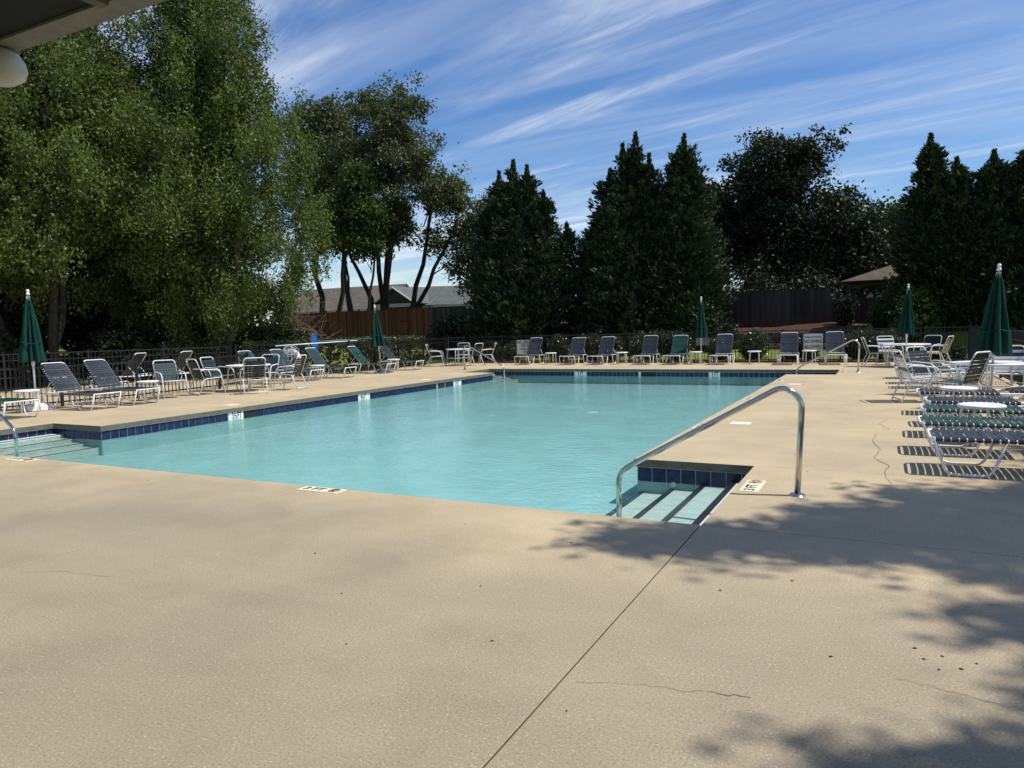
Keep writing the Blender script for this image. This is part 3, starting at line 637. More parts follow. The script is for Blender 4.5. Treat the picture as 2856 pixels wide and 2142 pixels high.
def tree(name, base, label, blobs, lm, bark, nclump, per, crad, lsize, aspect=0.55, shell=0.55, droop=0.0, flat=0.6, trunks=None, nlimb=30, tr=0.16, group='trees around the pool', core=0.12, cat='tree', boughs=0, brad=0.9):
    """blobs are (x,y,z,rx,ry,rz) relative to base"""
    t = empty(name, base); tag(t, label, cat, group)
    P, U, C = crown_leaves(blobs, nclump, per, crad, shell, droop, flat, boughs, brad)
    me = leaf_mesh('crown', P, U, lsize, aspect, lm)
    link('crown', me, t)
    if core > 0:
        nc = int(nclump*per*core); Q, d, k = in_blobs(blobs, nc, 0.15); B = np.array(blobs)[k]; Q = B[:, :3]+(Q-B[:, :3])*0.66
        link('inner_foliage', leaf_mesh('inner_foliage', Q, unit(nc), lsize*1.35, 0.6, lm), t)
    mb = MB(); zc = np.mean([b[2] for b in blobs])
    trunks = trunks or [((0, 0, -0.2), (0.1, 0.1, zc))]
    for (a, b) in trunks: limb(mb, a, b, tr*random.uniform(0.85, 1.15), tr*0.35, 0, 8, 8)
    for i in range(nlimb):
        e = Vector(C[random.randrange(len(C))]); a, b = min(random.sample(trunks, min(2, len(trunks))), key=lambda q: (Vector(q[1]).xy-e.xy).length); a = Vector(a); b = Vector(b)
        t_ = min(0.97, max(0.30, (e.z-a.z-random.uniform(0.8, 2.4))/(b.z-a.z+1e-6))); s = a.lerp(b, t_)
        if e.z < s.z+0.15 or (e.xy-s.xy).length > min(3.0, 0.8*(e.z-s.z)+1.2): continue
        limb(mb, s, e, tr*0.34*(1.1-t_*0.6), 0.012, 0.04, 5, 5)
    mb.build('trunk', bark, t, True)
    return t
def T(x, y): return (x, y, terrain(x, y))

# drooping birches behind the low fence
tree('birch_tree', T(-19.6, 13.6), 'largest drooping birch with pale stems beside the brush pile', [(-0.2, 0, 13.4, 1.9, 1.9, 2.2), (1.2, 0.2, 12.3, 1.7, 1.6, 1.6), (1.6, 0.3, 10.2, 2.0, 1.8, 1.8), (0.0, -0.2, 10.4, 2.8, 2.8, 2.6), (0.7, 0.1, 7.6, 3.5, 3.2, 2.7), (0.9, 0.0, 5.2, 3.7, 3.2, 2.5), (-1.8, -0.6, 9.2, 3.0, 3.0, 3.2), (0.6, 0.0, 2.9, 3.2, 2.6, 1.6), (-1.5, 0, 4.6, 3.2, 2.8, 2.5)],
     L_BIRCH, M_PALEBARK, 2700, 70, 0.36, 0.105, 0.55, 0.70, 0.75, 0.9, [((0, 0, -0.2), (0.4, 0.2, 12.6)), ((0.2, 0.1, -0.2), (1.6, 0.4, 8.8)), ((-0.2, 0, -0.2), (-1.6, -0.3, 9.5))], 36, 0.15, 'birch trees behind the low fence', 0.22, boughs=290, brad=0.72)
tree('birch_tree', T(-21.3, 8.6), 'tall birch rising behind the closed umbrella with the white stepped base', [(0, 0, 13.8, 2.6, 2.6, 2.6), (-0.6, 0, 10.6, 3.9, 3.9, 3.0), (0.8, 0.5, 8.0, 3.8, 3.6, 2.8), (0.2, 0, 5.4, 4.2, 4.0, 2.2), (-1.6, -2.0, 7.4, 3.4, 3.4, 3.4)],
     L_BIRCH, M_BARK, 2400, 68, 0.36, 0.108, 0.55, 0.70, 0.75, 0.9, [((0, 0, -0.2), (0.2, 0.2, 13)), ((0.3, 0, -0.2), (1.3, 0.6, 8.8)), ((-0.2, -0.2, -0.2), (-1.8, -1.5, 9))], 34, 0.16, 'birch trees behind the low fence', 0.22, boughs=290, brad=0.72)
tree('birch_tree', T(-22.5, 3.2), 'birch standing under the corner of the timber eave', [(0, 0, 12.6, 2.8, 2.8, 3.0), (0, 0, 9.0, 4.2, 4.2, 3.4), (0.4, 0.4, 5.6, 4.2, 4.2, 2.3)],
     L_BIRCH, M_BARK, 1500, 64, 0.40, 0.115, 0.55, 0.70, 0.75, 0.9, [((0, 0, -0.2), (0.2, 0.2, 12)), ((-0.2, -0.2, -0.2), (-1.2, 1.0, 9))], 24, 0.16, 'birch trees behind the low fence', 0.22, boughs=290, brad=0.72)
# wood behind the birches
for (x, y, h, r, lb) in ((-31, 19, 13, 4.6, 'dark hardwood behind the largest birch and the brush pile'), (-33.5, 13.5, 12.5, 4.6, 'dark hardwood in the gap between the two tall birches'), (-34, 7, 12, 4.8, 'dark hardwood behind the birch by the closed umbrella'), (-31, 1.5, 13, 5.0, 'dark hardwood behind the birch under the eave')):
    tree('background_tree', T(x, y), lb, [(0, 0, h*0.74, r*0.8, r*0.8, h*0.25), (0, 0, h*0.45, r, r, h*0.28), (0, 0, h*0.2, r*0.9, r*0.9, h*0.16)], L_DARK, M_BARK, 420, 30, 1.0, 0.34, 0.7, 0.4, 0.2, 0.8, None, 12, 0.2, 'dark trees behind the birches', 0.2)
# big multi-stem hardwood and neighbours behind the cedar fence
tree('hardwood_tree', T(-24.4, 30.6), 'tall many-stemmed hardwood with bare forking trunks above the cedar fence', [(1.6, 0, 13.3, 1.7, 1.7, 1.7), (-0.6, 0, 13.0, 2.0, 1.9, 1.9), (0.6, 0, 11.0, 2.6, 2.4, 2.0), (3.2, 0.3, 9.6, 1.4, 1.4, 1.4), (4.4, 0.3, 8.0, 1.4, 1.4, 1.2), (2.2, 0.2, 8.0, 2.1, 2.0, 1.4), (4.7, 0.3, 6.2, 1.2, 1.2, 0.8), (3.4, 0.2, 5.0, 1.5, 1.4, 0.75), (-1.8, 0, 10.2, 2.1, 2.1, 2.0), (-2.6, 0, 7.6, 1.7, 1.7, 1.4), (0.6, 0, 6.4, 1.4, 1.4, 0.8)],
     L_OAK, M_BARK, 1400, 50, 0.48, 0.19, 0.5, 0.42, 0.0, 0.7, [((0.1, 0, -0.2), (0.7, 0.1, 12.8)), ((0.5, 0.1, -0.2), (3.6, 0.3, 9.6)), ((0.6, 0, -0.2), (5.2, 0.2, 6.9)), ((-0.3, 0, -0.2), (-2.2, 0.2, 11.4)), ((-0.6, 0, -0.2), (-3.6, 0, 6.6)), ((0.2, 0.2, -0.2), (1.6, 0.2, 10.4))], 60, 0.19, 'hardwood trees beyond the cedar fence', 0.0, boughs=95, brad=1.0)
tree('hardwood_tree', T(-24.5, 27.9), 'bright green smaller tree in front of the many-stemmed hardwood', [(0.5, 0, 8.8, 1.2, 1.2, 1.3), (1.2, 0, 7.2, 1.2, 1.2, 1.3), (-0.4, 0, 7.3, 1.4, 1.3, 1.4), (0.8, 0, 5.7, 1.2, 1.2, 0.9)], L_FRESH, M_BARK, 430, 42, 0.5, 0.20, 0.55, 0.45, 0.1, 0.7, [((0, 0, -0.2), (0.4, 0, 8)), ((-0.1, 0, -0.2), (-0.7, 0, 6.2)), ((0.2, 0, -0.2), (1.7, 0, 6.6))], 26, 0.11, 'hardwood trees beyond the cedar fence', 0.08)
tree('hardwood_tree', T(-31.6, 33.5), 'rounded hardwood showing between the birch and the many-stemmed tree', [(0.2, 0, 14.2, 2.2, 2.1, 1.9), (-0.2, 0, 11.4, 2.7, 2.5, 2.4), (0.4, 0, 8.0, 2.6, 2.4, 2.2)], L_OAK, M_BARK, 520, 40, 0.65, 0.27, 0.55, 0.45, 0.0, 0.7, [((0, 0, -0.2), (0.2, 0, 12)), ((0.2, 0, -0.2), (1.5, 0, 9))], 30, 0.2, 'hardwood trees beyond the cedar fence', 0.05)
tree('hardwood_tree', T(-17.1, 31.0), 'thin grey-green tree between the many-stemmed hardwood and the cypress clump', [(0, 0, 6.4, 1.8, 1.8, 1.8), (0.8, 0, 4.6, 2.2, 2.0, 1.6), (-0.9, 0, 4.2, 1.9, 1.9, 1.5), (0.4, 0, 2.6, 2.4, 2.0, 1.3)], L_OAK, M_BARK, 360, 40, 0.55, 0.22, 0.5, 0.35, 0.0, 0.7, [((0, 0, -0.2), (0.2, 0, 6)), ((0.2, 0, -0.2), (1.2, 0, 4.6))], 26, 0.1, 'hardwood trees beyond the cedar fence', 0.1)

def cypress(x, y, h, r, label, group, tips=None, n=24000, skirt=0.06, lean=0.0):
    """Leyland cypress: feathery sprays pointing outwards and up on a cone with several leaders"""
    b = T(x, y); t = empty('cypress_tree', b); tag(t, label, 'tree', group)
    lead = tips or [(0, 0, h, r)]
    allP = []; allU = []
    tot = sum(l[3]*l[2] for l in lead)
    mb = MB()
    for (dx, dy, hh, rr) in lead:
        k = int(1.15*n*rr*hh/tot); nb = max(60, k//36)
        # branch tufts: each tuft leaves the stem at some height and carries ~70 sprays along its length
        tz = rng.random(nb)**1.15*0.985; ang = rng.uniform(0, 2*math.pi, nb)
        prof = np.clip((1-tz)**0.62+0.04, 0, 1)*(1+0.22*np.sin(ang*3+tz*9+dx*5))*np.where(tz < 0.18, 0.80+1.1*tz, 1.0)
        ln = rr*prof*rng.uniform(0.72, 1.16, nb)
        j = np.repeat(np.arange(nb), 36)[:k]; s = rng.random(len(j))**0.55
        dirx, diry = np.cos(ang[j]), np.sin(ang[j]); rad = ln[j]*s
        z = tz[j]*hh*0.93 + rad*0.36*(0.6+0.8*rng.random(nb))[j]*1.0 - 0.10*rad**2/np.maximum(rr, 0.5)
        wdt = 0.10+0.26*(1-s)*ln[j]
        P = np.stack([dx*(0.25+0.75*np.minimum(1, tz[j]*1.3))+dirx*rad, dy+diry*rad, z], 1)+rng.normal(size=(len(j), 3))*wdt[:, None]*np.array([0.55, 0.55, 0.5])
        U = np.stack([dirx, diry, np.full(len(j), 0.75)], 1)+rng.normal(size=(len(j), 3))*0.38
        allP.append(P); allU.append(U)
        kc = k//7; sz_ = rng.random(kc)**0.8; ac = rng.uniform(0, 2*math.pi, kc); rc = (rr*0.55*(1-sz_)**1.05+0.03)*(0.35+0.65*rng.random(kc))*(1+0.30*np.sin(sz_*38+ac*2+dx*7)*(1-0.4*sz_))
        allP.append(np.stack([dx*(0.25+0.75*np.minimum(1, (0.3+0.7*sz_)*1.3))+rc*np.cos(ac), dy+rc*np.sin(ac), hh*(0.3+0.69*sz_)], 1)); allU.append(np.stack([np.cos(ac)*0.9, np.sin(ac)*0.9, np.ones(kc)], 1)+rng.normal(size=(kc, 3))*0.3)
        # leader tip
        q = 70; tt = rng.random(q); allP.append(np.stack([dx+rng.normal(size=q)*0.20*(1.05-tt), dy+rng.normal(size=q)*0.20*(1.05-tt), hh*0.88+tt*hh*0.10], 1)); allU.append(np.stack([rng.normal(size=q)*0.6, rng.normal(size=q)*0.6, np.ones(q)], 1))
        mb.tube([(dx*0.25, dy*0.25, -0.2), (dx*0.5, dy*0.6, hh*0.3), (dx, dy, hh*0.75)], [0.11, 0.08, 0.012], 6)
    P = np.concatenate(allP); U = np.concatenate(allU); P[:, 2] = np.maximum(P[:, 2], 0.05+skirt*rng.random(len(P)))
    link('foliage', leaf_mesh('foliage', P, U, 0.23, 0.34, L_CYP), t)
    nc = 2600; tz = rng.random(nc)**1.3*0.85; a = rng.uniform(0, 6.283, nc); ri = r*0.62*(1-tz)*np.sqrt(rng.random(nc))
    link('inner_foliage', leaf_mesh('inner_foliage', np.stack([ri*np.cos(a), ri*np.sin(a), 0.1+tz*h], 1), unit(nc)+np.array([0, 0, 0.5]), 0.75, 0.7, L_CYP), t)
    mb.build('trunk', M_BARK, t, True); return t
gA = 'cypress clump beside the grey fence'
cypress(-13.1, 25.6, 9.0, 2.4, 'broad three-tipped cypress standing over the grey board fence', gA, [(-0.75, 0, 8.6, 2.1), (0, 0, 9.05, 2.3), (0.65, 0.1, 8.75, 2.2), (1.5, 0, 7.5, 2.3), (2.6, 0.1, 5.9, 2.2), (-1.4, 0, 7.0, 2.1), (0.4, -1.0, 6.6, 2.3), (1.9, -0.9, 5.4, 2.2)], 52000)
cypress(-10.0, 27.8, 5.2, 2.0, 'short dark cypress filling the gap between the two tall cypress clumps', gA, None, 14000)
gB = 'tall cypress pair'
cypress(-7.75, 26.4, 9.7, 2.1, 'tall cypress with crowded tips beside the closed umbrella and blank sign', gB, [(0.3, 0, 9.6, 2.1), (-0.3, 0, 9.2, 2.0), (-0.95, 0.1, 8.2, 2.0), (0.9, 0, 8.6, 2.0), (-0.4, -0.8, 7.2, 2.2), (-1.4, -0.2, 6.4, 2.0)], 42000)
cypress(-5.45, 26.7, 8.8, 1.9, 'tall narrow cypress with a brown flank nearest the pear tree', gB, [(0.05, 0, 8.8, 2.1), (0.45, 0.1, 7.6, 1.8), (-0.4, 0, 7.9, 2.0), (0.7, -0.6, 5.4, 1.6)], 30000)
gC = 'cypress row by the fence corner'
cypress(3.85, 27.1, 7.4, 1.5, 'tallest open cypress beside the pavilion roof', gC, [(0, 0, 7.45, 1.6), (-0.35, 0, 5.6, 1.4)], 22000)
cypress(4.70, 27.0, 6.5, 1.6, 'middle cypress between two taller ones in the row by the fence corner', gC, [(0, 0, 6.45, 1.8), (0.4, 0.1, 5.6, 1.7)], 20000)
cypress(5.85, 26.9, 6.5, 1.9, 'dense cypress behind the big closed umbrella at the near round table', gC, [(0, 0, 6.55, 1.9), (0.6, 0, 5.9, 1.8), (-0.4, -0.3, 5.0, 1.8)], 24000)
cypress(7.0, 26.8, 6.8, 1.9, 'last cypress of the row above the sunlit hedge', gC, [(0, 0, 6.8, 2.0)], 20000)
cypress(8.9, 26.6, 7.0, 2.0, 'cypress at the end of the row beyond the sunlit hedge', gC, None, 14000)
# pear trees behind the dark fence
gP = 'dark glossy trees behind the dark fence'
tree('pear_tree', T(-2.6, 36.8), 'tall rounded dark glossy tree above the dark board fence', [(-0.8, 0, 8.9, 2.2, 2.1, 1.8), (0.9, 0, 9.1, 1.6, 1.5, 1.4), (-2.0, 0, 7.4, 2.0, 2.0, 1.9), (0.0, 0, 6.6, 2.2, 2.1, 1.9), (-3.0, 0, 4.9, 2.2, 2.1, 2.1), (-0.5, 0, 3.6, 3.4, 2.6, 1.9)], L_PEAR, M_BARK, 1000, 50, 0.50, 0.19, 0.6, 0.45, 0.0, 0.8, [((0, 0, -0.2), (0.3, 0, 10)), ((-0.3, 0, -0.2), (-1.8, 0, 6.6))], 30, 0.2, gP, 0.15, boughs=130, brad=0.8)
tree('pear_tree', T(0.3, 36.2), 'lower spreading dark glossy tree beside the pavilion roof', [(0.1, 0, 5.5, 1.9, 1.8, 1.4), (-1.2, 0, 4.2, 2.0, 1.9, 1.6), (1.3, 0, 4.0, 1.6, 1.6, 1.4), (0.2, 0, 2.8, 2.6, 2.1, 1.5)], L_PEAR, M_BARK, 620, 44, 0.55, 0.20, 0.6, 0.45, 0.0, 0.8, None, 22, 0.16, gP, 0.12)
tree('hardwood_tree', T(3.4, 38.5), 'yellow-green tree showing past the pavilion roof', [(-0.6, 0, 5.2, 1.6, 1.6, 1.2), (0.2, 0, 3.9, 1.7, 1.7, 1.3), (0.2, 0, 2.4, 1.8, 1.7, 1.2)], L_FRESH, M_BARK, 260, 40, 0.55, 0.23, 0.6, 0.45, 0.0, 0.8, None, 14, 0.13, 'hardwood trees beyond the dark fence', 0.1)
tree('hardwood_tree', T(-7.6, 34.5), 'dark tree behind the narrow cypress', [(0, 0, 6.4, 2.4, 2.2, 2.2), (0.2, 0, 3.6, 2.8, 2.4, 2.0)], L_DARK, M_BARK, 330, 36, 0.6, 0.24, 0.6, 0.4, 0.0, 0.8, None, 14, 0.15, 'hardwood trees beyond the dark fence', 0.15)
# off to the side: the shade tree whose shadow falls over the near deck
SHX, SHY = 0.5617, 0.1328           # shadow shift per metre of height
HT = 10.5
pads = [(0.85, -0.52, 0.20), (1.15, -0.45, 0.28), (1.5, -0.30, 0.36), (1.85, -0.12, 0.42), (2.2, 0.10, 0.46), (2.65, 0.05, 0.50), (2.2, 0.68, 0.34), (2.7, 0.75, 0.46), (3.15, 0.35, 0.6), (3.3, 1.05, 0.5), (3.7, -0.1, 0.6), (3.1, -0.35, 0.32), (2.6, 1.45, 0.26), (3.0, 1.6, 0.36), (3.6, 1.8, 0.5),
        (3.35, -0.95, 0.30), (3.7, -1.1, 0.45), (2.95, -1.15, 0.16), (3.25, -1.45, 0.20), (2.40, -2.72, 0.16), (2.62, -2.70, 0.24), (2.85, -2.62, 0.26), (2.85, -2.95, 0.4), (3.2, -2.6, 0.4), (3.15, -1.85, 0.20), (3.35, -2.15, 0.30), (4.0, 0.9, 0.9), (4.3, -1.6, 0.8), (4.4, 2.4, 0.7), (4.3, 3.6, 0.6), (4.7, 5.0, 0.8), (4.0, 2.9, 0.35), (3.9, 4.2, 0.3)]
bl = []
for (x, y, r_) in pads:
    h = HT + random.uniform(-0.9, 0.9); bl.append((x+SHX*h-10.6, y+SHY*h-2.0, h, r_, r_*0.9, 0.35))
tree('shade_tree', (10.6, 2.0, -0.06), 'leafy shade tree standing beyond the side fence that shadows the near deck', bl, L_FRESH, M_BARK, 700, 34, 0.34, 0.15, 0.55, 0.2, 0.0, 0.6, [((0, 0, -0.2), (-0.8, -0.3, 11.2)), ((0, 0, 3.6), (-2.2, 0.8, 10.6)), ((0, 0, 3.4), (-2.0, -2.0, 10.4))], 40, 0.2, 'trees around the pool', 0.0)

# shrubs, hedges and understory
def shrub(x, y, rx, ry, h, lm, label, group, n=3600, ls=0.085, name='shrub', z0=None):
    z = terrain(x, y) if z0 is None else z0; t = empty(name, (x, y, z)); tag(t, label, 'shrub', group)
    bl = [(0, 0, h*0.5, rx, ry, h*0.5)]+[(random.uniform(-.5, .5)*rx, random.uniform(-.5, .5)*ry, h*random.uniform(0.5, 0.8), rx*0.55, ry*0.55, h*0.30) for _ in range(4)]
    P, U, C = crown_leaves(bl, n//18, 18, 0.13*(rx+h), 0.6); P[:, 2] = np.maximum(P[:, 2], 0.02); U[:, 2] += 1.0
    link('foliage', leaf_mesh('foliage', P, U, ls, 0.55, lm), t)
    Q, d, k = in_blobs(bl[:1], n//8, 0.1); Q = Q*np.array([0.75, 0.75, 0.9]); link('inner_foliage', leaf_mesh('inner_foliage', Q, unit(n//8), ls*2.6, 0.8, lm), t)
    mb = MB()
    for _ in range(7): e = C[random.randrange(len(C))]; limb(mb, (random.gauss(0, .04), random.gauss(0, .04), -0.03), e, 0.018, 0.005, 0, 3, 4)
    mb.build('stem', M_BARK, t); return t
gS = 'shrubs planted behind the far fence'
for (x, rx, h, lb) in ((-13.1, 0.5, 0.9, 'shrub behind the corner table chairs'), (-11.95, 0.42, 0.82, 'low shrub between the corner table and the lifeguard sign'), (-9.75, 0.48, 1.05, 'shrub beside the lounger covering the lifeguard sign'), (-8.3, 0.55, 1.1, 'shrub behind the first lounger past the lifeguard sign'), (-7.35, 0.42, 0.98, 'shrub behind the two crowded navy loungers'), (-5.9, 0.75, 1.18, 'wide tall shrub behind a small table and navy lounger'), (-4.75, 0.6, 1.12, 'shrub behind the dark green lounger'), (-3.15, 0.45, 0.85, 'low shrub beside the blank sign back'), (-1.95, 0.58, 1.12, 'tall shrub behind the lone small table'), (-0.55, 0.32, 0.80, 'small shrub just before the no diving sign'), (0.05, 0.32, 0.95, 'narrow shrub behind the no diving sign'), (1.6, 0.62, 1.05, 'wide shrub behind the far handrail'), (2.5, 0.42, 1.0, 'shrub behind the green chair at the lawn corner table'), (3.9, 0.34, 0.55, 'low shrub behind the beige chair'), (4.55, 0.25, 0.5, 'smallest shrub in the fence corner by the lawn')):
    shrub(x, 22.75+random.uniform(-.1, .1), rx, 0.40, h, L_HEDGE, lb, gS, 2800)
# trimmed hedge behind the side fence
def hedge(name, a, b, wd, h, lm, label, ls=0.085, dens=900, z0=0.0):
    A = Vector((*a, 0)); B = Vector((*b, 0)); L = (B-A).length; d = (B-A)/L; nv = Vector((-d.y, d.x, 0)); t = empty(name, (A.x, A.y, z0)); tag(t, label, 'hedge', 'trimmed hedges')
    n = int(dens*L); s = rng.random(n)*L; u = rng.uniform(-1, 1, n); v = rng.random(n)
    face = rng.random(n); u = np.where(face < 0.55, np.sign(u)*(0.86+0.14*rng.random(n)), u); v = np.where(face >= 0.55, 0.92+0.09*rng.random(n), v)
    P = np.stack([d.x*s+nv.x*u*wd/2, d.y*s+nv.y*u*wd/2, v*h], 1)+rng.normal(size=(n, 3))*0.035
    U = rng.normal(size=(n, 3)); U[:, 2] += 0.4
    link('foliage', leaf_mesh('foliage', P, U, ls, 0.6, lm), t)
    m = int(n*0.15); s = rng.random(m)*L; u = rng.uniform(-.8, .8, m); v = rng.random(m)*0.9
    link('inner_foliage', leaf_mesh('inner_foliage', np.stack([d.x*s+nv.x*u*wd/2, d.y*s+nv.y*u*wd/2, v*h], 1), unit(m), ls*2.6, 0.8, lm), t)
    mb = MB(); k = 0.3
    while k < L: limb(mb, (d.x*k, d.y*k, -0.05), (d.x*k+random.gauss(0, .1), d.y*k+random.gauss(0, .1), h*0.9), 0.02, 0.006, 0, 3, 4); k += 0.6
    mb.build('stem', M_BARK, t); return t
hedge('trimmed_hedge', (-17.6, 13.2), (-15.35, 15.6), 0.8, 1.20, L_HEDGE, 'clipped hedge behind the ring buoy and pool pole')
hedge('trimmed_hedge', (-15.3, 15.8), (-15.2, 20.4), 0.9, 1.22, L_HEDGE, 'clipped hedge behind the green and navy loungers')
hedge('trimmed_hedge', (7.0, 28.6), (10.4, 28.4), 1.2, 1.5, L_BRIGHT, 'bright yellow-green hedge in sun beyond the fence corner', 0.13, 500, 0.75)
gU = 'dark understory below the trees'
for (x, y, r_, h, lb) in ((-18.6, 15.6, 1.3, 1.9, 'dark shrub at the foot of the largest birch'), (-21.5, 15.2, 1.6, 2.6, 'dark shrub between the birch and the wood behind it'), (-24.5, 14.5, 2.0, 2.8, 'wide dark shrub behind the black picket fence under the birches'), (-27.5, 13.8, 2.0, 3.0, 'dark shrub mass deep under the birches'), (-20.2, 12.9, 1.1, 1.3, 'low leafy shrub with narrow leaves just behind the picket fence'), (-25.5, 9.5, 2.2, 3.2, 'dark shrub behind the second birch'), (-27.0, 5.0, 2.6, 3.4, 'dark shrub behind the closed umbrella under the birches'), (-26, 0.5, 2.6, 3.4, 'dark shrub at the edge of the birch grove'), (-16.6, 25.2, 1.2, 1.7, 'dark shrub in front of the grey board fence'), (-20.6, 10.6, 1.2, 1.7, 'dark shrub between the picket fence and the second birch'), (-21.6, 6.6, 1.4, 2.0, 'dark shrub at the foot of the second birch'), (-23.0, 4.4, 1.6, 2.3, 'dark shrub between the second and third birch'), (-19.4, 11.6, 0.8, 1.35, 'fern-like light shrub against the picket fence under the birch')):
    shrub(x, y, r_, r_*0.9, h, L_DARK if h > 1.5 else L_HEDGE, lb, gU, 4500 if h > 1.5 else 2600, 0.15 if h > 1.5 else 0.12)
for (x, y, r_, h, lb) in ((-11.0, 25.0, 1.0, 1.9, 'dark leafy shrub at the foot of the cypress clump'), (-9.3, 24.9, 0.8, 1.5, 'small dark shrub below the tall cypress pair'), (-6.6, 25.2, 1.0, 2.0, 'dark shrub behind the lounger row below the tall cypress pair'), (-4.95, 25.6, 0.75, 2.7, 'light green sapling beside the closed umbrella and blank sign'), (-3.7, 25.5, 0.7, 1.1, 'low leafy shrub in front of the dark board fence'), (3.4, 25.8, 0.95, 2.3, 'green sapling in front of the open cypress'), (2.2, 26.9, 0.35, 1.2, 'small pale shrub on the mulch bed'), (0.95, 27.6, 0.3, 1.35, 'little flowering plant against the lower dark fence'), (-5.2, 32.0, 1.5, 3.0, 'tall dark shrub behind the tall dark fence beside the cypress'), (-2.8, 31.6, 1.6, 2.7, 'dark shrub rising behind the middle of the tall dark fence'), (-0.6, 32.0, 1.5, 2.9, 'dark shrub behind the stepped end of the tall dark fence')):
    shrub(x, y, r_, r_*0.9, h, L_FRESH if 'green' in lb or 'pale' in lb else L_DARK, lb, 'shrubs in front of the dark fence', 2400, 0.12)
# pile of cut brush
bp = MB()
for i in range(520):
    a = random.uniform(0, 6.28); r_ = abs(random.gauss(0, 0.9)); p0 = Vector((math.cos(a)*r_*1.2, math.sin(a)*r_*0.8, random.uniform(0, 1.5)*math.exp(-r_*0.5))); dr = Vector((random.gauss(0, 1), random.gauss(0, 0.7), random.gauss(0.1, 0.5))).normalized()*random.uniform(0.5, 1.5)
    q = p0+dr; q.z = max(0.03, q.z); mdl = (p0+q)/2+Vector((random.gauss(0, .08), random.gauss(0, .08), random.gauss(0.06, .08))); bp.tube([p0, mdl, q], [0.011, 0.009, 0.004], 3)
ob = bp.build('brush_pile', L_DEAD, None, loc=T(-22.4, 20.6)); ob.scale = (1.0, 1.0, 1.5); tag(ob, 'heap of dry brown cut branches in front of the cedar fence', 'brush pile', kind='stuff')

# ------------------------------------------------------------------ houses
def quad_uv(name, pts, m, parent, th=0.08):
    """flat roof plane with thickness and metre-scaled uv"""
    P = [Vector(p) for p in pts]; nrm = (P[1]-P[0]).cross(P[3]-P[0]).normalized(); k = len(P)
    vs = P+[p-nrm*th for p in P]; fs = [tuple(range(k)), tuple(range(2*k-1, k-1, -1))]+[(i, k+i, k+(i+1) % k, (i+1) % k) for i in range(k)]
    me = bpy.data.meshes.new(name); me.from_pydata([tuple(v) for v in vs], [], fs); me.update(); me.materials.append(m)
    uv = me.uv_layers.new(name='UVMap'); ux = (P[1]-P[0]).normalized(); uy = nrm.cross(ux)
    for l in me.loops: v = me.vertices[l.vertex_index].co-P[0]; uv.data[l.index].uv = (v.dot(ux), v.dot(uy))
    return link(name, me, parent)
hA = empty('brick_house', (-36, 40, 0.6), R(0)); tag(hA, 'low house with brown shingle roof behind the forking trunks', 'house')
MB().box(-7, 2.6, 0.3, 8, 0, 2.4).build('wall', M_SIDING, hA)
quad_uv('roof', [(-7.6, -0.3, 2.1), (3.6, -0.3, 2.1), (3.6, 4.0, 4.75), (-7.6, 4.0, 4.75)], M_SHINGLE, hA); quad_uv('roof', [(3.6, 8.3, 2.1), (-7.6, 8.3, 2.1), (-7.6, 4.0, 4.75), (3.6, 4.0, 4.75)], M_SHINGLE, hA)
MB().box(-7.65, 3.65, -0.36, -0.28, 1.93, 2.11).build('gutter', M_TRIM, hA)
hB = empty('porch_house', (-30.3, 39.2, 0.7), R(-2)); tag(hB, 'grey roofed house with dark gabled porch above the cedar fence', 'house')
MB().box(-1.6, 6.6, 1.9, 8, 0, 2.7).build('wall', M_SIDING, hB)
rfB = quad_uv('roof', [(0.3, 1.2, 2.72), (6.9, 1.2, 2.60), (6.4, 4.6, 4.10), (0.0, 4.6, 4.30)], M_SHINGLE2, hB); quad_uv('roof', [(6.9, 8.2, 2.6), (-1.9, 8.2, 2.6), (-1.9, 4.6, 4.3), (6.4, 4.6, 4.1)], M_SHINGLE2, hB)
MB().box(1.9, 6.95, 1.10, 1.20, 2.46, 2.62).build('gutter', M_TRIM, hB); MB().tube([(2.0, 1.1, 2.5), (2.0, 1.5, 2.3), (2.0, 1.8, 0)], 0.05, 6).build('downspout', M_TRIM, hB)
quad_uv('porch_roof', [(-2.1, 0.0, 2.82), (-2.1, 5.0, 2.82), (0.0, 5.0, 4.25), (0.0, 0.0, 4.12)][::-1], M_SHINGLE2, hB, 0.1); quad_uv('porch_roof', [(2.1, 0.0, 2.82), (2.1, 5.0, 2.82), (0.0, 5.0, 4.25), (0.0, 0.0, 4.12)], M_SHINGLE2, hB, 0.1)
gm = MB(); gm.add([(-1.85, 0.2, 2.85), (1.85, 0.2, 2.85), (0, 0.2, 4.0), (-1.85, 0.3, 2.85), (1.85, 0.3, 2.85), (0, 0.3, 4.0)], [(0, 1, 2), (5, 4, 3), (0, 3, 4, 1), (1, 4, 5, 2), (2, 5, 3, 0)]); gm.build('gable', M_SIDING, hB)
MB().box(-2.0, 2.0, 0.02, 0.19, 2.58, 2.84).build('beam', M_TRIM, hB)
for s in (-1, 1): MB().tube([(s*2.1, -0.03, 2.78), (0.0, -0.03, 4.06)], 0.075, 4).build('barge_board', M_TRIM, hB)
for x in (-1.9, 1.7): MB().box(x, x+0.16, 0.04, 0.18, 0, 2.58).build('porch_post', M_SIDING, hB)
MB().lathe([(0.0, 0.4), (0.14, 0.36), (0.14, 0.3), (0.06, 0.3), (0.06, -0.3)], 12, (3.2, 4.4, 4.2)).build('roof_vent', M_TRIM, rfB)
pv = empty('garden_pavilion', (2.75, 32.0, 1.1), R(-8)); tag(pv, 'timber garden pavilion with tan hipped roof and curved braces', 'pavilion')
Wp = 1.9; zt_ = 2.05; ap = (0, 0, 2.78)
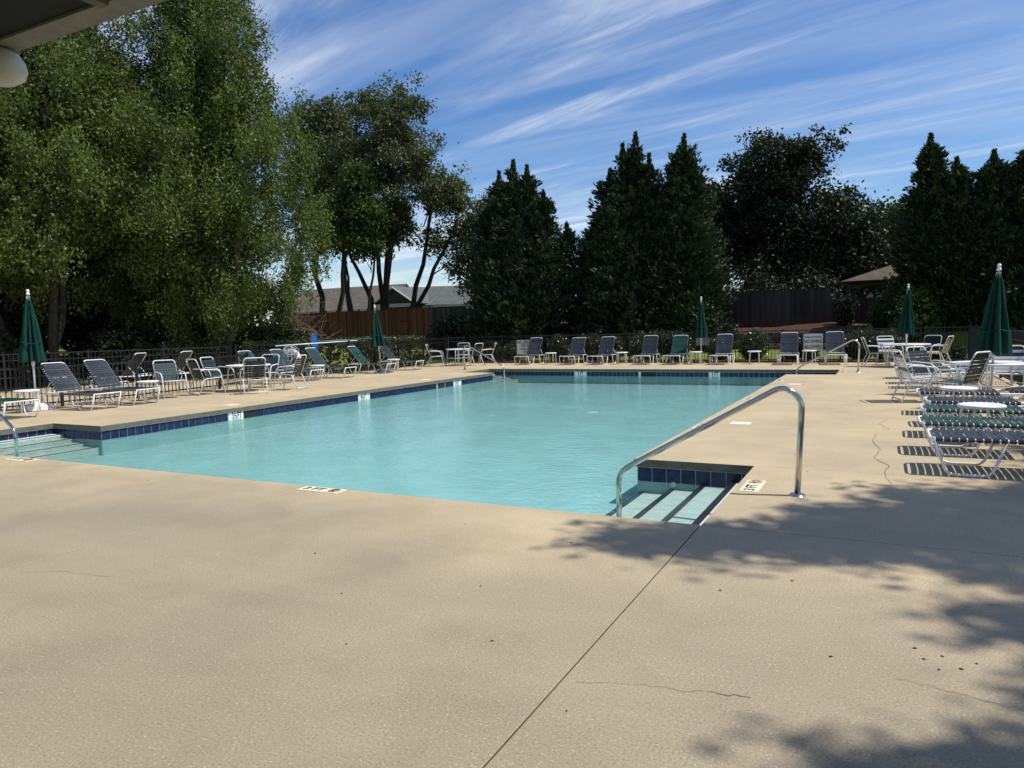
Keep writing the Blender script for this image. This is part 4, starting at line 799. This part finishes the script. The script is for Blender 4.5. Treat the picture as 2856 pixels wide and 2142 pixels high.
for a, b in (((-Wp, -Wp), (Wp, -Wp)), ((Wp, -Wp), (Wp, Wp)), ((Wp, Wp), (-Wp, Wp)), ((-Wp, Wp), (-Wp, -Wp))):
    me_ = quad_uv('roof', [(a[0], a[1], zt_), (b[0], b[1], zt_), (b[0]*0.04, b[1]*0.04, ap[2]), (a[0]*0.04, a[1]*0.04, ap[2])], M_SHINGLE3, pv, 0.07)
for a, b in (((-1, -1), (1, -1)), ((1, -1), (1, 1)), ((1, 1), (-1, 1)), ((-1, 1), (-1, -1))):
    q = 1.6; MB().tube([(a[0]*q, a[1]*q, zt_-0.12), (b[0]*q, b[1]*q, zt_-0.12)], 0.11, 4).build('beam', M_SIDING, pv)
for x in (-1, 1):
    for y in (-1, 1):
        MB().box(x*1.6-0.09, x*1.6+0.09, y*1.6-0.09, y*1.6+0.09, -0.2, zt_-0.12).build('post', M_SIDING, pv)
        MB().tube(rpoly([(x*1.6, y*1.6, zt_-1.0), (x*1.45, y*1.6, zt_-0.5), (x*0.9, y*1.6, zt_-0.18)], 0.5), 0.06, 4).build('brace', M_SIDING, pv)
hC = empty('neighbour_house', (5.0, 47, 1.0)); tag(hC, 'blue-grey house wall seen through the open pavilion', 'house')
MB().box(-5.2, 6, 0, 7, 0, 3.1).build('wall', M_BLUESIDE, hC); quad_uv('roof', [(-5.6, -0.4, 2.95), (6.4, -0.4, 2.95), (6.0, 3.5, 5.2), (-5.2, 3.5, 5.2)], M_SHINGLE2, hC); quad_uv('roof', [(6.4, 7.4, 2.95), (-5.6, 7.4, 2.95), (-5.2, 3.5, 5.2), (6.0, 3.5, 5.2)], M_SHINGLE2, hC)

# ------------------------------------------------------------------ shelter eave over the viewpoint
ev = empty('shelter_roof', (-0.5, -5.8, 2.4)); tag(ev, 'dark open shelter roof with pale timber eave board', 'shelter')
eo = (0.5, 5.8, -2.4)
MB().box(-7.5, 5.6, -3.70, -3.62, 2.40, 2.62).build('eave_board', M_BEAM, ev, loc=eo)
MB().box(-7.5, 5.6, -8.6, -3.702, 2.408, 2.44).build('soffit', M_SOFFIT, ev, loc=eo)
quad_uv('roof', [(-7.6, -3.5, 2.64), (-7.6, -8.8, 3.5), (5.7, -8.8, 3.5), (5.7, -3.5, 2.64)][::-1], M_SHINGLE, ev, 0.05).location = eo
for x in (0.365, -1.2, -2.7, 1.9, 3.4): MB().box(x-0.018, x+0.018, -3.79, -3.70, 2.388, 2.4075).build('rafter_block', M_BEAM, ev, loc=eo)
for x in (-5.2, 4.6):
    for y in (-3.95, -8.2): MB().box(x-0.07, x+0.07, y-0.07, y+0.07, -0.02, 2.4075).build('post', M_BEAM, ev, loc=eo)
fx = empty('flood_light', (-0.262, -3.66, 2.40), rot=(0.0, 0.0, 0.0)); tag(fx, 'rounded white flood light hanging under the eave board', 'light')
MB().lathe([(0.0, 0.0), (0.045, 0.0), (0.060, -0.010), (0.076, -0.035), (0.082, -0.062), (0.072, -0.088), (0.045, -0.106), (0.0, -0.112)], 28).build('housing', M_FIXTURE, fx, True)
MB().box(-0.004, 0.004, -0.071, -0.060, -0.030, -0.012).build('switch', M_BLACK, fx)

# ------------------------------------------------------------------ signs on the fence
def sign(name, c, w_, h_, lines, label, y, m=M_SIGN, frame=None):
    t = empty(name, (c[0], y, c[1])); tag(t, label, 'sign', 'signs on the far fence')
    slab = MB().box(-w_/2, w_/2, -0.004, 0.004, -h_/2, h_/2).build('board', m, t)
    if frame: MB().tube(rpoly([(-w_/2, 0, 0), (-w_/2, 0, h_/2), (w_/2, 0, h_/2), (w_/2, 0, -h_/2), (-w_/2, 0, -h_/2), (-w_/2, 0, 0)], 0.02, 2), 0.011, 5).build('frame', frame, t)
    for (s, z, sz, sx) in lines:
        o = link('lettering', text_mesh(s, sz, M_INK, 0.0006, sx), t); orient(o, (1, 0, 0), (0, 0, 1), (0, -0.0062, z))
    return t
sign('warning_sign', (-10.80, 0.66), 0.98, 0.60, [('NO LIFEGUARD', 0.20, 0.175, 0.76), ('ON DUTY', 0.055, 0.165, 0.80), ('SWIM AT YOUR', -0.085, 0.115, 0.80), ('OWN RISK', -0.205, 0.105, 0.80)], 'white NO LIFEGUARD ON DUTY sign partly hidden by a lounger back', 21.93)
sign('warning_sign', (0.19, 0.705), 0.61, 0.57, [('SHALLOW WATER', 0.175, 0.095, 0.66), ('NO DIVING', 0.025, 0.165, 0.66), ('ALLOWED', -0.165, 0.175, 0.66)], 'framed SHALLOW WATER NO DIVING ALLOWED sign between two navy loungers', 21.93, M_SIGN, M_TRIM)
sign('blank_sign', (-3.63, 0.80), 0.46, 0.31, [], 'blank grey sign back seen through the fence pickets behind an umbrella pole', 22.06, M_SIGNBACK)

# ------------------------------------------------------------------ furniture
def strap_mesh(name, w_, b, m, sag=0.004):
    """vinyl strap wrapped round two side tubes; lies along y, its width along x"""
    ys_ = [(-w_/2-0.013, -0.020), (-w_/2-0.017, -0.002), (-w_/2-0.006, 0.0165), (-w_/4, 0.013-sag), (0, 0.012-sag*1.4), (w_/4, 0.013-sag), (w_/2+0.006, 0.0165), (w_/2+0.017, -0.002), (w_/2+0.013, -0.020)]
    mb = MB(); vs = []
    for (y, z) in ys_: vs += [(-b/2, y, z), (b/2, y, z)]
    n = len(ys_); mb.add(vs, [(2*i, 2*i+1, 2*i+3, 2*i+2) for i in range(n-1)])
    vs2 = [(x, y*0.994, z-0.003) for x, y, z in vs]; mb.add(vs2, [(2*i+2, 2*i+3, 2*i+1, 2*i) for i in range(n-1)])
    return mb.mesh(name, m)
SM = {}
def strap(m, w_, b):
    k = (m.name, w_, b)
    if k not in SM: SM[k] = strap_mesh('strap', w_, b, m)
    return SM[k]
TR = 0.0135
LM = {}
def lounger_meshes(ang):
    if ang in LM: return LM[ang]
    y = 0.305; zs = 0.335
    fr_ = MB().tube(rpoly([(-0.70, -y, zs), (0.93, -y, zs), (0.93, y, zs), (-0.70, y, zs)], 0.09, 5), TR, 7)
    fr_.tube([(-0.66, -y, zs), (-0.66, y, zs)], TR*0.85, 6); fr_.tube([(0.50, -y, zs-0.035), (0.50, y, zs-0.035)], TR*0.8, 6)
    leg1 = MB().tube(rpoly([(0.90, 0, zs), (0.80, 0, 0.013), (0.46, 0, 0.013), (0.34, 0, zs)], 0.07, 4), TR, 7)
    leg2 = MB().tube(rpoly([(-0.12, 0, zs), (-0.24, 0, 0.013), (-0.52, 0, 0.013), (-0.64, 0, zs)], 0.07, 4), TR, 7)
    a = R(ang); ca, sa = math.cos(a), math.sin(a); hx, hz, Lb = -0.16, zs+0.012, 0.80
    def bp_(s, yy, off=0.0): return (hx-ca*s-sa*off*0, yy, hz+sa*s+off)
    bf = MB().tube(rpoly([bp_(0, -y+0.03), bp_(Lb, -y+0.03), bp_(Lb, y-0.03), bp_(0, y-0.03)], 0.09, 5), TR, 7)
    sup = MB()
    if ang > 20:
        m_0 = 0.34; e = (-0.60, zs)
        sup.tube(rpoly([bp_(m_0, -y+0.05), (e[0], -y+0.06, e[1]), (e[0], y-0.06, e[1]), bp_(m_0, y-0.05)], 0.05, 3), TR*0.75, 6)
    else:
        sup.tube([(-0.62, -y+0.04, zs), (-0.62, y-0.04, zs)], TR*0.75, 6)
    LM[ang] = dict(frame=fr_.mesh('frame', M_WHITE, True), leg1=leg1.mesh('leg', M_WHITE, True), leg2=leg2.mesh('leg', M_WHITE, True), back=bf.mesh('back_frame', M_WHITE, True), sup=sup.mesh('back_support', M_WHITE, True), bp=bp_, a=a, zs=zs, y=y)
    return LM[ang]
def lounger(x, y, rz, ang, m1, m2, label, group):
    """foot of the lounger points along local +x"""
    d = lounger_meshes(ang); t = empty('chaise_lounge', (x, y, 0), rz); tag(t, label, 'lounger', group)
    fr0 = link('frame', d['frame'], t); bk0 = link('back_frame', d['back'], t); link('back_support', d['sup'], t)
    for s in (-1, 1):
        link('leg', d['leg1'], t, loc=(0, s*d['y'], 0)); link('leg', d['leg2'], t, loc=(0, s*d['y'], 0))
    k = 0.86
    while k > -0.12: link('strap', strap(m1, 0.61, 0.050), fr0, loc=(k, 0, d['zs'])); k -= 0.0615
    s = 0.07
    while s < 0.76:
        px = d['bp'](s, 0); link('strap', strap(m2, 0.55, 0.050), bk0, loc=px, rot=(0, d['a'], 0)); s += 0.0600
    return t
CM = None
def chair(x, y, rz, m1, m2, label, group):
    """chair faces local +x"""
    global CM
    if CM is None:
        w_ = 0.27; sf = MB().tube(rpoly([(0.33, 0, 0.012), (0.22, 0, 0.60), (-0.20, 0, 0.63), (-0.275, 0, 0.60)], 0.12, 5), TR, 7)
        sf.tube(rpoly([(0.255, 0, 0.42), (-0.20, 0, 0.395), (-0.36, 0, 0.012)], 0.05, 3), TR, 7)
        bk_ = MB().tube(rpoly([(-0.20, -w_+0.02, 0.39), (-0.385, -w_+0.02, 0.89), (-0.385, w_-0.02, 0.89), (-0.20, w_-0.02, 0.39)], 0.08, 5), TR, 7)
        cb = MB().tube([(-0.345, -w_, 0.05), (-0.345, w_, 0.05)], TR*0.85, 6); sb_ = MB().tube([(0.24, -w_, 0.415), (0.24, w_, 0.415)], TR*0.85, 6)
        CM = (sf.mesh('side_frame', M_WHITE, True), bk_.mesh('back_frame', M_WHITE, True), cb.mesh('cross_bar', M_WHITE, True), sb_.mesh('seat_bar', M_WHITE, True), w_)
    t = empty('strap_chair', (x, y, 0), rz); tag(t, label, 'chair', group)
    for s in (-1, 1): link('side_frame', CM[0], t, loc=(0, s*CM[4], 0))
    bk0 = link('back_frame', CM[1], t); link('cross_bar', CM[2], t); st0 = link('seat_bar', CM[3], t)
    for k in range(7): link('strap', strap(m1[k % len(m1)], 0.53, 0.052), st0, loc=(0.205-k*0.063, 0, 0.418-k*0.0035))
    a = math.atan2(0.50, 0.185)
    for k in range(7):
        q = (0.055+k*0.062)/0.533; link('strap', strap(m2[k % len(m2)], 0.49, 0.052), bk0, loc=(-0.20-0.185*q, 0, 0.39+0.50*q), rot=(0, a, 0))
    return t
TM = {}
def table(name, x, y, r, h, rz, label, group, cat='table'):
    k = (r, h)
    if k not in TM:
        top = MB().lathe([(0.0, h-0.012), (r*0.55, h-0.010), (r-0.05, h-0.004), (r-0.02, h+0.004), (r, h-0.004), (r+0.002, h-0.022), (r-0.012, h-0.034), (r-0.05, h-0.030), (0.0, h-0.026)], 40)
        leg = MB().tube(rpoly([(r*0.62, 0, h-0.03), (r*0.86, 0, h-0.06), (r*0.98, 0, 0.012)], 0.09, 4), TR*1.05, 7)
        ring = MB().tube([(r*0.90*math.cos(a), r*0.90*math.sin(a), h*0.45) for a in np.linspace(0, 2*math.pi, 28, endpoint=False)], TR*0.7, 5, True)
        TM[k] = (top.mesh('table_top', M_WHITE, True), leg.mesh('leg', M_WHITE, True), ring.mesh('brace_ring', M_WHITE, True))
    t = empty(name, (x, y, 0), rz); tag(t, label, cat, group); a = TM[k]
    link('table_top', a[0], t)
    for q in range(4): link('leg', a[1], t, rot=(0, 0, q*math.pi/2+0.5))
    if r > 0.4: link('brace_ring', a[2], t)
    return t
UM = None
def umbrella(x, y, H, tilt, label, base='white', R0=0.27, z_pole=0.0):
    global UM
    t = empty('closed_umbrella', (x, y, 0), rot=tilt); tag(t, label, 'umbrella', 'closed green umbrellas')
    cl = H-1.42; mb = MB(); nth, nz = 96, 16; ph = random.uniform(0, 6)
    for j in range(nz+1):
        q = j/nz; z = H-0.09-q*1.35; rr = 0.030+R0*(q**0.85)*0.93
        for i in range(nth):
            a = 2*math.pi*i/nth; f = (0.5+0.5*math.cos(8*a+0.9*math.sin(2*a+ph)+0.6*math.sin(3*a+2*ph)+0.5*q*math.sin(2*a)))*(0.78+0.22*math.sin(3*a+1.7*ph)+0.10*math.sin(9*q+5*a)); rad = rr*(0.36+0.64*f**0.7)*(1+0.08*math.sin(a*2+ph)) ; zz_ = z-0.05*q*f*(1 if j == nz else 0)
            mb.v.append((rad*math.cos(a), rad*math.sin(a), zz_))
    for j in range(nz):
        for i in range(nth): mb.f.append((j*nth+i, (j+1)*nth+i, (j+1)*nth+(i+1) % nth, j*nth+(i+1) % nth))
    cn = mb.build('canopy', M_CLOTH, t, True)
    for i in range(8):
        a = math.pi/4*i+0.1; MB().tube([(0.03*math.cos(a), 0.03*math.sin(a), H-0.11), (R0*0.55*math.cos(a), R0*0.55*math.sin(a), H-1.40)], 0.006, 4).build('rib', M_WHITE, cn)
    MB().tube([(0, 0, 0.02), (0, 0, H-0.05)], 0.019, 10).build('pole', M_WHITE, t, True)
    MB().lathe([(0.0, H+0.030), (0.018, H+0.027), (0.030, H+0.010), (0.032, H-0.005), (0.023, H-0.025), (0.021, H-0.038), (0.034, H-0.046), (0.036, H-0.072), (0.027, H-0.09)], 16).build('finial', M_WHITE, t, True)
    MB().lathe([(0.03, H-1.43), (0.036, H-1.44), (0.034, H-1.52), (0.024, H-1.56)], 12).build('hub', M_WHITE, t, True)
    zs_ = H-1.08; MB().tube([(R0*0.70*math.cos(a), R0*0.70*math.sin(a), zs_+0.02*math.sin(3*a)) for a in np.linspace(0, 2*math.pi, 30, endpoint=False)], 0.010, 4, True).build('tie_strap', M_CLOTH, cn)
    if base == 'white':
        b = MB().lathe([(0.0, 0.19), (0.05, 0.19), (0.055, 0.15), (0.18, 0.145), (0.30, 0.09), (0.31, 0.0)], 6); b.build('base', M_WHITE, t)
    elif base == 'dark':
        MB().lathe([(0.0, 0.10), (0.04, 0.10), (0.05, 0.075), (0.20, 0.06), (0.27, 0.03), (0.28, 0.0)], 24).build('base', M_GREYPLASTIC, t, True)
    return t
def rail(xp, y, xf, s, label):
    """stainless handrail: post on the deck, slope down to a foot in the water; s=+1 when the deck lies on +x"""
    t = empty('handrail', (xp, y, 0)); tag(t, label, 'handrail', 'stainless handrails at the corner steps'); o = (-xp, -y, 0)
    e = xf-0.02*s
    MB().tube(rpoly([(xp, y, -0.03), (xp+0.035*s, y, 0.80), (xp-0.11*s, y, 0.905), (xf+0.18*s, y, 0.20), (xf, y, 0.085), (xf, y, -0.36)], 0.17, 9), 0.0245, 14).build('bar', M_STEEL, t, True, o)
    MB().lathe([(0.0255, 0.022), (0.055, 0.016), (0.068, 0.0)], 20).build('escutcheon', M_STEEL, t, True)
rail(1.763, 1.165, 0.227, 1, 'stainless handrail over the steps with the black tiled nosings')
rail(1.745, 16.93, 0.17, 1, 'stainless handrail in front of the no diving sign')
rail(-10.92, 1.12, -9.33, -1, 'stainless handrail entering the water beside the flat green lounger')
rail(-11.13, 17.4, -9.52, -1, 'stainless handrail in front of the corner table and chairs')

gL, gBk, gR = 'loungers along the low fence', 'loungers in a row along the far fence', 'flat loungers side by side along the pool'
lounger(-12.66, 2.55, 0.03, 6, M_GREEN, M_GREEN, 'flat green strap lounger beside the closed umbrella with the white stepped base', gL)
lounger(-12.62, 4.12, 0.10, 50, M_NAVY, M_NAVY, 'navy strap lounger with raised back beside the white umbrella base', gL)
lounger(-12.72, 5.10, 0.12, 52, M_TEAL, M_NAVY, 'navy strap lounger with teal seat next to the small table and green chair', gL)
lounger(-14.0, 10.55, 0.12, 52, M_TEAL, M_TEAL, 'teal strap lounger behind the round table below the ring buoy', 'loungers in front of the hedge')
lounger(-13.95, 11.75, 0.10, 52, M_TEAL, M_TEAL, 'teal strap lounger with rope hanging over its back', 'loungers in front of the hedge')
lounger(-13.72, 13.05, 0.10, 52, M_TEAL, M_TEAL, 'teal strap lounger below the blue pool skimmer head', 'loungers in front of the hedge')
lounger(-13.78, 15.25, 0.16, 50, M_GREEN, M_GREEN, 'bright green strap lounger with a dark base beneath it', 'loungers in front of the hedge')
lounger(-13.85, 17.1, 0.16, 48, M_NAVY, M_NAVY, 'navy strap lounger behind the umbrella pole at the hedge', 'loungers in front of the hedge')
gW = 'loungers beyond the low fence'
lounger(-17.6, 8.6, R(200), 55, M_DARK, M_DARK, 'dark lounger beyond the low fence facing away from the pool', gW)
lounger(-17.2, 9.9, R(195), 55, M_GREEN, M_DARK, 'lounger with dark back and green seat beyond the low fence', gW)
lounger(-15.9, 6.5, R(15), 8, M_GREEN, M_GREEN, 'flat green lounger lying beyond the low fence', gW)
bk_l = [(-10.35, 0.0, M_NAVY, 60, 'navy strap lounger covering the end of the lifeguard sign'), (-8.45, 0.05, M_NAVY, 56, 'navy lounger crowding the next one, first from the lifeguard sign'), (-7.25, -0.02, M_NAVY, 58, 'navy lounger between the crowded lounger and a small table'), (-5.50, 0.04, M_NAVY, 60, 'navy lounger between a small table and the dark green one'), (-4.38, 0.0, M_GREEN, 58, 'dark green lounger beside the umbrella with the blank sign'), (-2.73, 0.04, M_NAVY, 60, 'navy lounger between the closed umbrella and a lone small table'), (-0.53, 0.06, M_NAVY, 62, 'navy lounger just before the no diving sign'), (0.93, 0.10, M_NAVY, 62, 'navy lounger behind the handrail just past the no diving sign')]
for x, dr, m, an, lb in bk_l: lounger(x, 21.25 if x > -4 else 21.32, -math.pi/2+dr, an, m, m, lb, gBk)
for x, y, dr, m, m2, lb in ((3.70, 2.74, 0.0, M_NAVY, M_NAVY, 'flat navy lounger with bent sled legs nearest the shaded deck'), (3.66, 3.82, 0.01, M_GREEN, M_DARK, 'flat lounger with bright green and black straps under a small round table'), (3.73, 5.08, -0.01, M_GREEN, M_GREEN, 'flat green lounger beyond the small grey-rimmed table'), (3.82, 6.10, 0.02, M_NAVY, M_DARK, 'flat navy and black lounger beside a small white table'), (3.76, 7.38, -0.02, M_NAVY, M_DARK, 'flat dark lounger in front of the umbrella table'), (3.60, 12.0, 0.0, M_TEAL, M_TEAL, 'flat teal lounger just past the umbrella table'), (3.55, 13.2, 0.02, M_TEAL, M_DARK, 'flat dark lounger second past the umbrella table'), (3.5, 14.7, -0.02, M_GREEN, M_GREEN, 'flat green lounger farthest past the umbrella table')):
    lounger(x, y, math.pi+dr, 7, m, m2, lb, gR)
# small tables
gT = 'small round side tables'
for x, y, lb in ((-13.0, 3.35, 'small white table beside the white umbrella base'), (-12.72, 5.85, 'small white table beside the green chair'), (-13.55, 12.4, 'small white table between two teal loungers at the hedge'), (-13.45, 16.25, 'small white table beside the umbrella pole at the hedge'), (-9.38, 21.12, 'small white table after the lounger with the lifeguard sign'), (-6.42, 21.05, 'small white table between two pairs of navy loungers'), (-3.62, 20.95, 'small white table in front of the umbrella with the blank sign'), (-1.63, 21.1, 'small white table standing alone between two navy loungers'), (0.13, 21.2, 'small white table under the no diving sign'), (3.32, 6.75, 'small bright white table among the dark flat loungers'), (3.36, 4.45, 'small grey-rimmed table over the bright green lounger')):
    table('side_table', x, y, 0.235, 0.45, random.uniform(0, 1), lb, gT)
# dining groups
gC = 'strap chairs round the tables'
chair(-12.72, 6.45, R(-18), (M_GREEN,), (M_TEAL,), 'green strap chair by itself beside the small table', gC)
table('round_table', -12.3, 8.45, 0.56, 0.68, 0.3, 'white round table in front of the low fence with five chairs', 'round dining tables')
chair(-12.62, 7.40, R(78), (M_DARK,), (M_DARK,), 'dark strap chair facing the round table beside the lone green chair', gC)
chair(-11.50, 7.85, R(145), (M_DARK,), (M_DARK,), 'black strap chair with its back to the pool at the low fence table', gC)
chair(-11.40, 8.98, R(196), (M_DARK,), (M_DARK,), 'black strap chair beside the ring buoy with its back to the pool', gC)
chair(-13.15, 8.25, R(12), (M_TEAL,), (M_TEAL,), 'teal strap chair between the round table and the low fence', gC)
chair(-12.75, 9.45, R(-70), (M_TEAL,), (M_TEAL,), 'teal strap chair at the round table next to the first hedge lounger', gC)
table('round_table', -13.05, 20.1, 0.50, 0.68, 0.1, 'white round table in the fence corner behind a handrail', 'round dining tables')
chair(-13.75, 19.55, R(25), (M_TEAL,), (M_DARK,), 'dark strap chair next to the hedge at the corner table', gC)
chair(-13.35, 20.95, R(-68), (M_GREEN,), (M_GREEN,), 'green strap chair against the fence behind the corner table', gC)
chair(-12.35, 20.05, R(170), (M_DARK,), (M_DARK,), 'dark strap chair behind the handrail at the corner table', gC)
chair(-12.2, 20.95, R(215), (M_DARK,), (M_DARK,), 'dark strap chair at the corner table nearest the lifeguard sign', gC)
table('round_table', 2.95, 19.5, 0.66, 0.68, 0.2, 'white round umbrella table by the lawn corner', 'round dining tables')
chair(2.15, 19.75, R(10), (M_GREEN,), (M_GREEN,), 'green strap chair at the lawn corner table', gC)
chair(2.55, 20.55, R(-65), (M_WSTRAP,), (M_WSTRAP, M_TEAL), 'white and blue striped strap chair at the lawn corner table', gC)
chair(3.75, 19.6, R(160), (M_TAN,), (M_TAN,), 'beige strap chair at the lawn corner table', gC)
chair(3.55, 20.6, R(-120), (M_DARK,), (M_DARK,), 'black strap chair behind the lawn corner table', gC)
table('round_table', 3.98, 9.35, 0.62, 0.66, 0.4, 'large white round umbrella table beyond the flat loungers', 'round dining tables')
chair(2.93, 9.15, R(15), (M_WSTRAP,), (M_WSTRAP, M_WSTRAP, M_TEAL, M_WSTRAP), 'white strap chair with one blue band beside the umbrella table', gC)
chair(3.40, 8.20, R(150), (M_GREEN,), (M_DARK,), 'black backed strap chair in front of the umbrella table', gC)
chair(3.20, 10.35, R(-40), (M_DARK,), (M_DARK,), 'black strap chair behind the white one at the umbrella table', gC)
chair(4.32, 10.35, R(-100), (M_WSTRAP,), (M_WSTRAP, M_WSTRAP, M_WSTRAP, M_WSTRAP, M_WSTRAP, M_NAVY, M_WSTRAP), 'white strap chair with a navy band facing the umbrella table', gC)
# umbrellas
umbrella(-13.26, 3.66, 2.47, (R(-0.8), R(-1.5), 0), 'closed green umbrella in a white stepped base beside navy loungers')
umbrella(-13.7, 15.85, 2.40, (R(1.5), R(-3.5), 0), 'closed green umbrella in front of the hedge between green and navy loungers', 'dark')
umbrella(-3.58, 21.6, 2.40, (R(0), R(0.3), 0.3), 'closed green umbrella in front of the blank sign back', 'dark')
umbrella(2.95, 19.5, 2.43, (R(0.6), R(1.0), 0.5), 'closed green umbrella standing in the lawn corner table', None)
umbrella(3.98, 9.35, 2.27, (R(0.5), R(2.0), 0.2), 'closed green umbrella standing in the table beyond the flat loungers', None, 0.31)

# ------------------------------------------------------------------ ring buoy, pole, skimmer head
rb = empty('ring_buoy', (-15.22, 12.95, 0.62), R(-45)); tag(rb, 'white ring buoy with coiled rope hung on the low fence', 'ring buoy')
MB().tube([(0, 0.28*math.cos(a), 0.28*math.sin(a)) for a in np.linspace(0, 2*math.pi, 32, endpoint=False)], 0.075, 12, True).build('ring', M_ROPE, rb, True)
for q in range(4):
    a = math.pi/4+q*math.pi/2; MB().tube([(0.08*math.cos(b), 0.28*math.cos(a)+0.08*math.sin(b)*math.cos(a), 0.28*math.sin(a)+0.08*math.sin(b)*math.sin(a)) for b in np.linspace(0, 2*math.pi, 14, endpoint=False)], 0.012, 5, True).build('grab_band', M_BLUE, rb, True)
for q in range(9):
    w0 = random.uniform(0.05, 0.30); h0 = random.uniform(0.25, 0.75); y0 = random.gauss(0, 0.04)
    MB().tube([(0.07+random.gauss(0, .02), y0+w0*math.sin(a)*(0.4+0.6*math.sin(a/2)), 0.46-h0*(1-math.cos(a))/2) for a in np.linspace(0.001, 2*math.pi-0.001, 18)], 0.006, 5).build('rope_loop', M_ROPE, rb)
pp = empty('pool_pole', (-15.35, 12.3, 0)); tag(pp, 'long white and teal telescopic pool pole resting along the fence top', 'pool pole')
MB().tube([(0.15, 0.0, 1.075), (0.55, 3.6, 1.155)], 0.019, 8).build('white_section', M_WHITE, pp, True); MB().tube([(0.16, 1.6, 1.16), (0.6, 5.6, 1.22)], 0.022, 8).build('teal_section', M_TEALPOLE, pp, True)
sk_ = empty('skimmer_net', (-15.1, 14.0, 1.12)); tag(sk_, 'blue pool skimmer head standing upright on the fence', 'skimmer net')
MB().tube([(0.0, 0.16*math.cos(a), 0.33*math.sin(a)) for a in np.linspace(0, 2*math.pi, 28, endpoint=False)], 0.018, 6, True).build('hoop', M_BLUE, sk_, True)
mb = MB(); mb.add([(0.0, 0, 0)]+[(0.0, 0.15*math.cos(a), 0.32*math.sin(a)) for a in np.linspace(0, 2*math.pi, 24, endpoint=False)]+[(-0.06, 0, 0)], [(0, i+1, (i+1) % 24+1) for i in range(24)]+[(25, (i+1) % 24+1, i+1) for i in range(24)]); mb.build('mesh_net', M_BLUE, sk_)
bpy.context.view_layer.update()
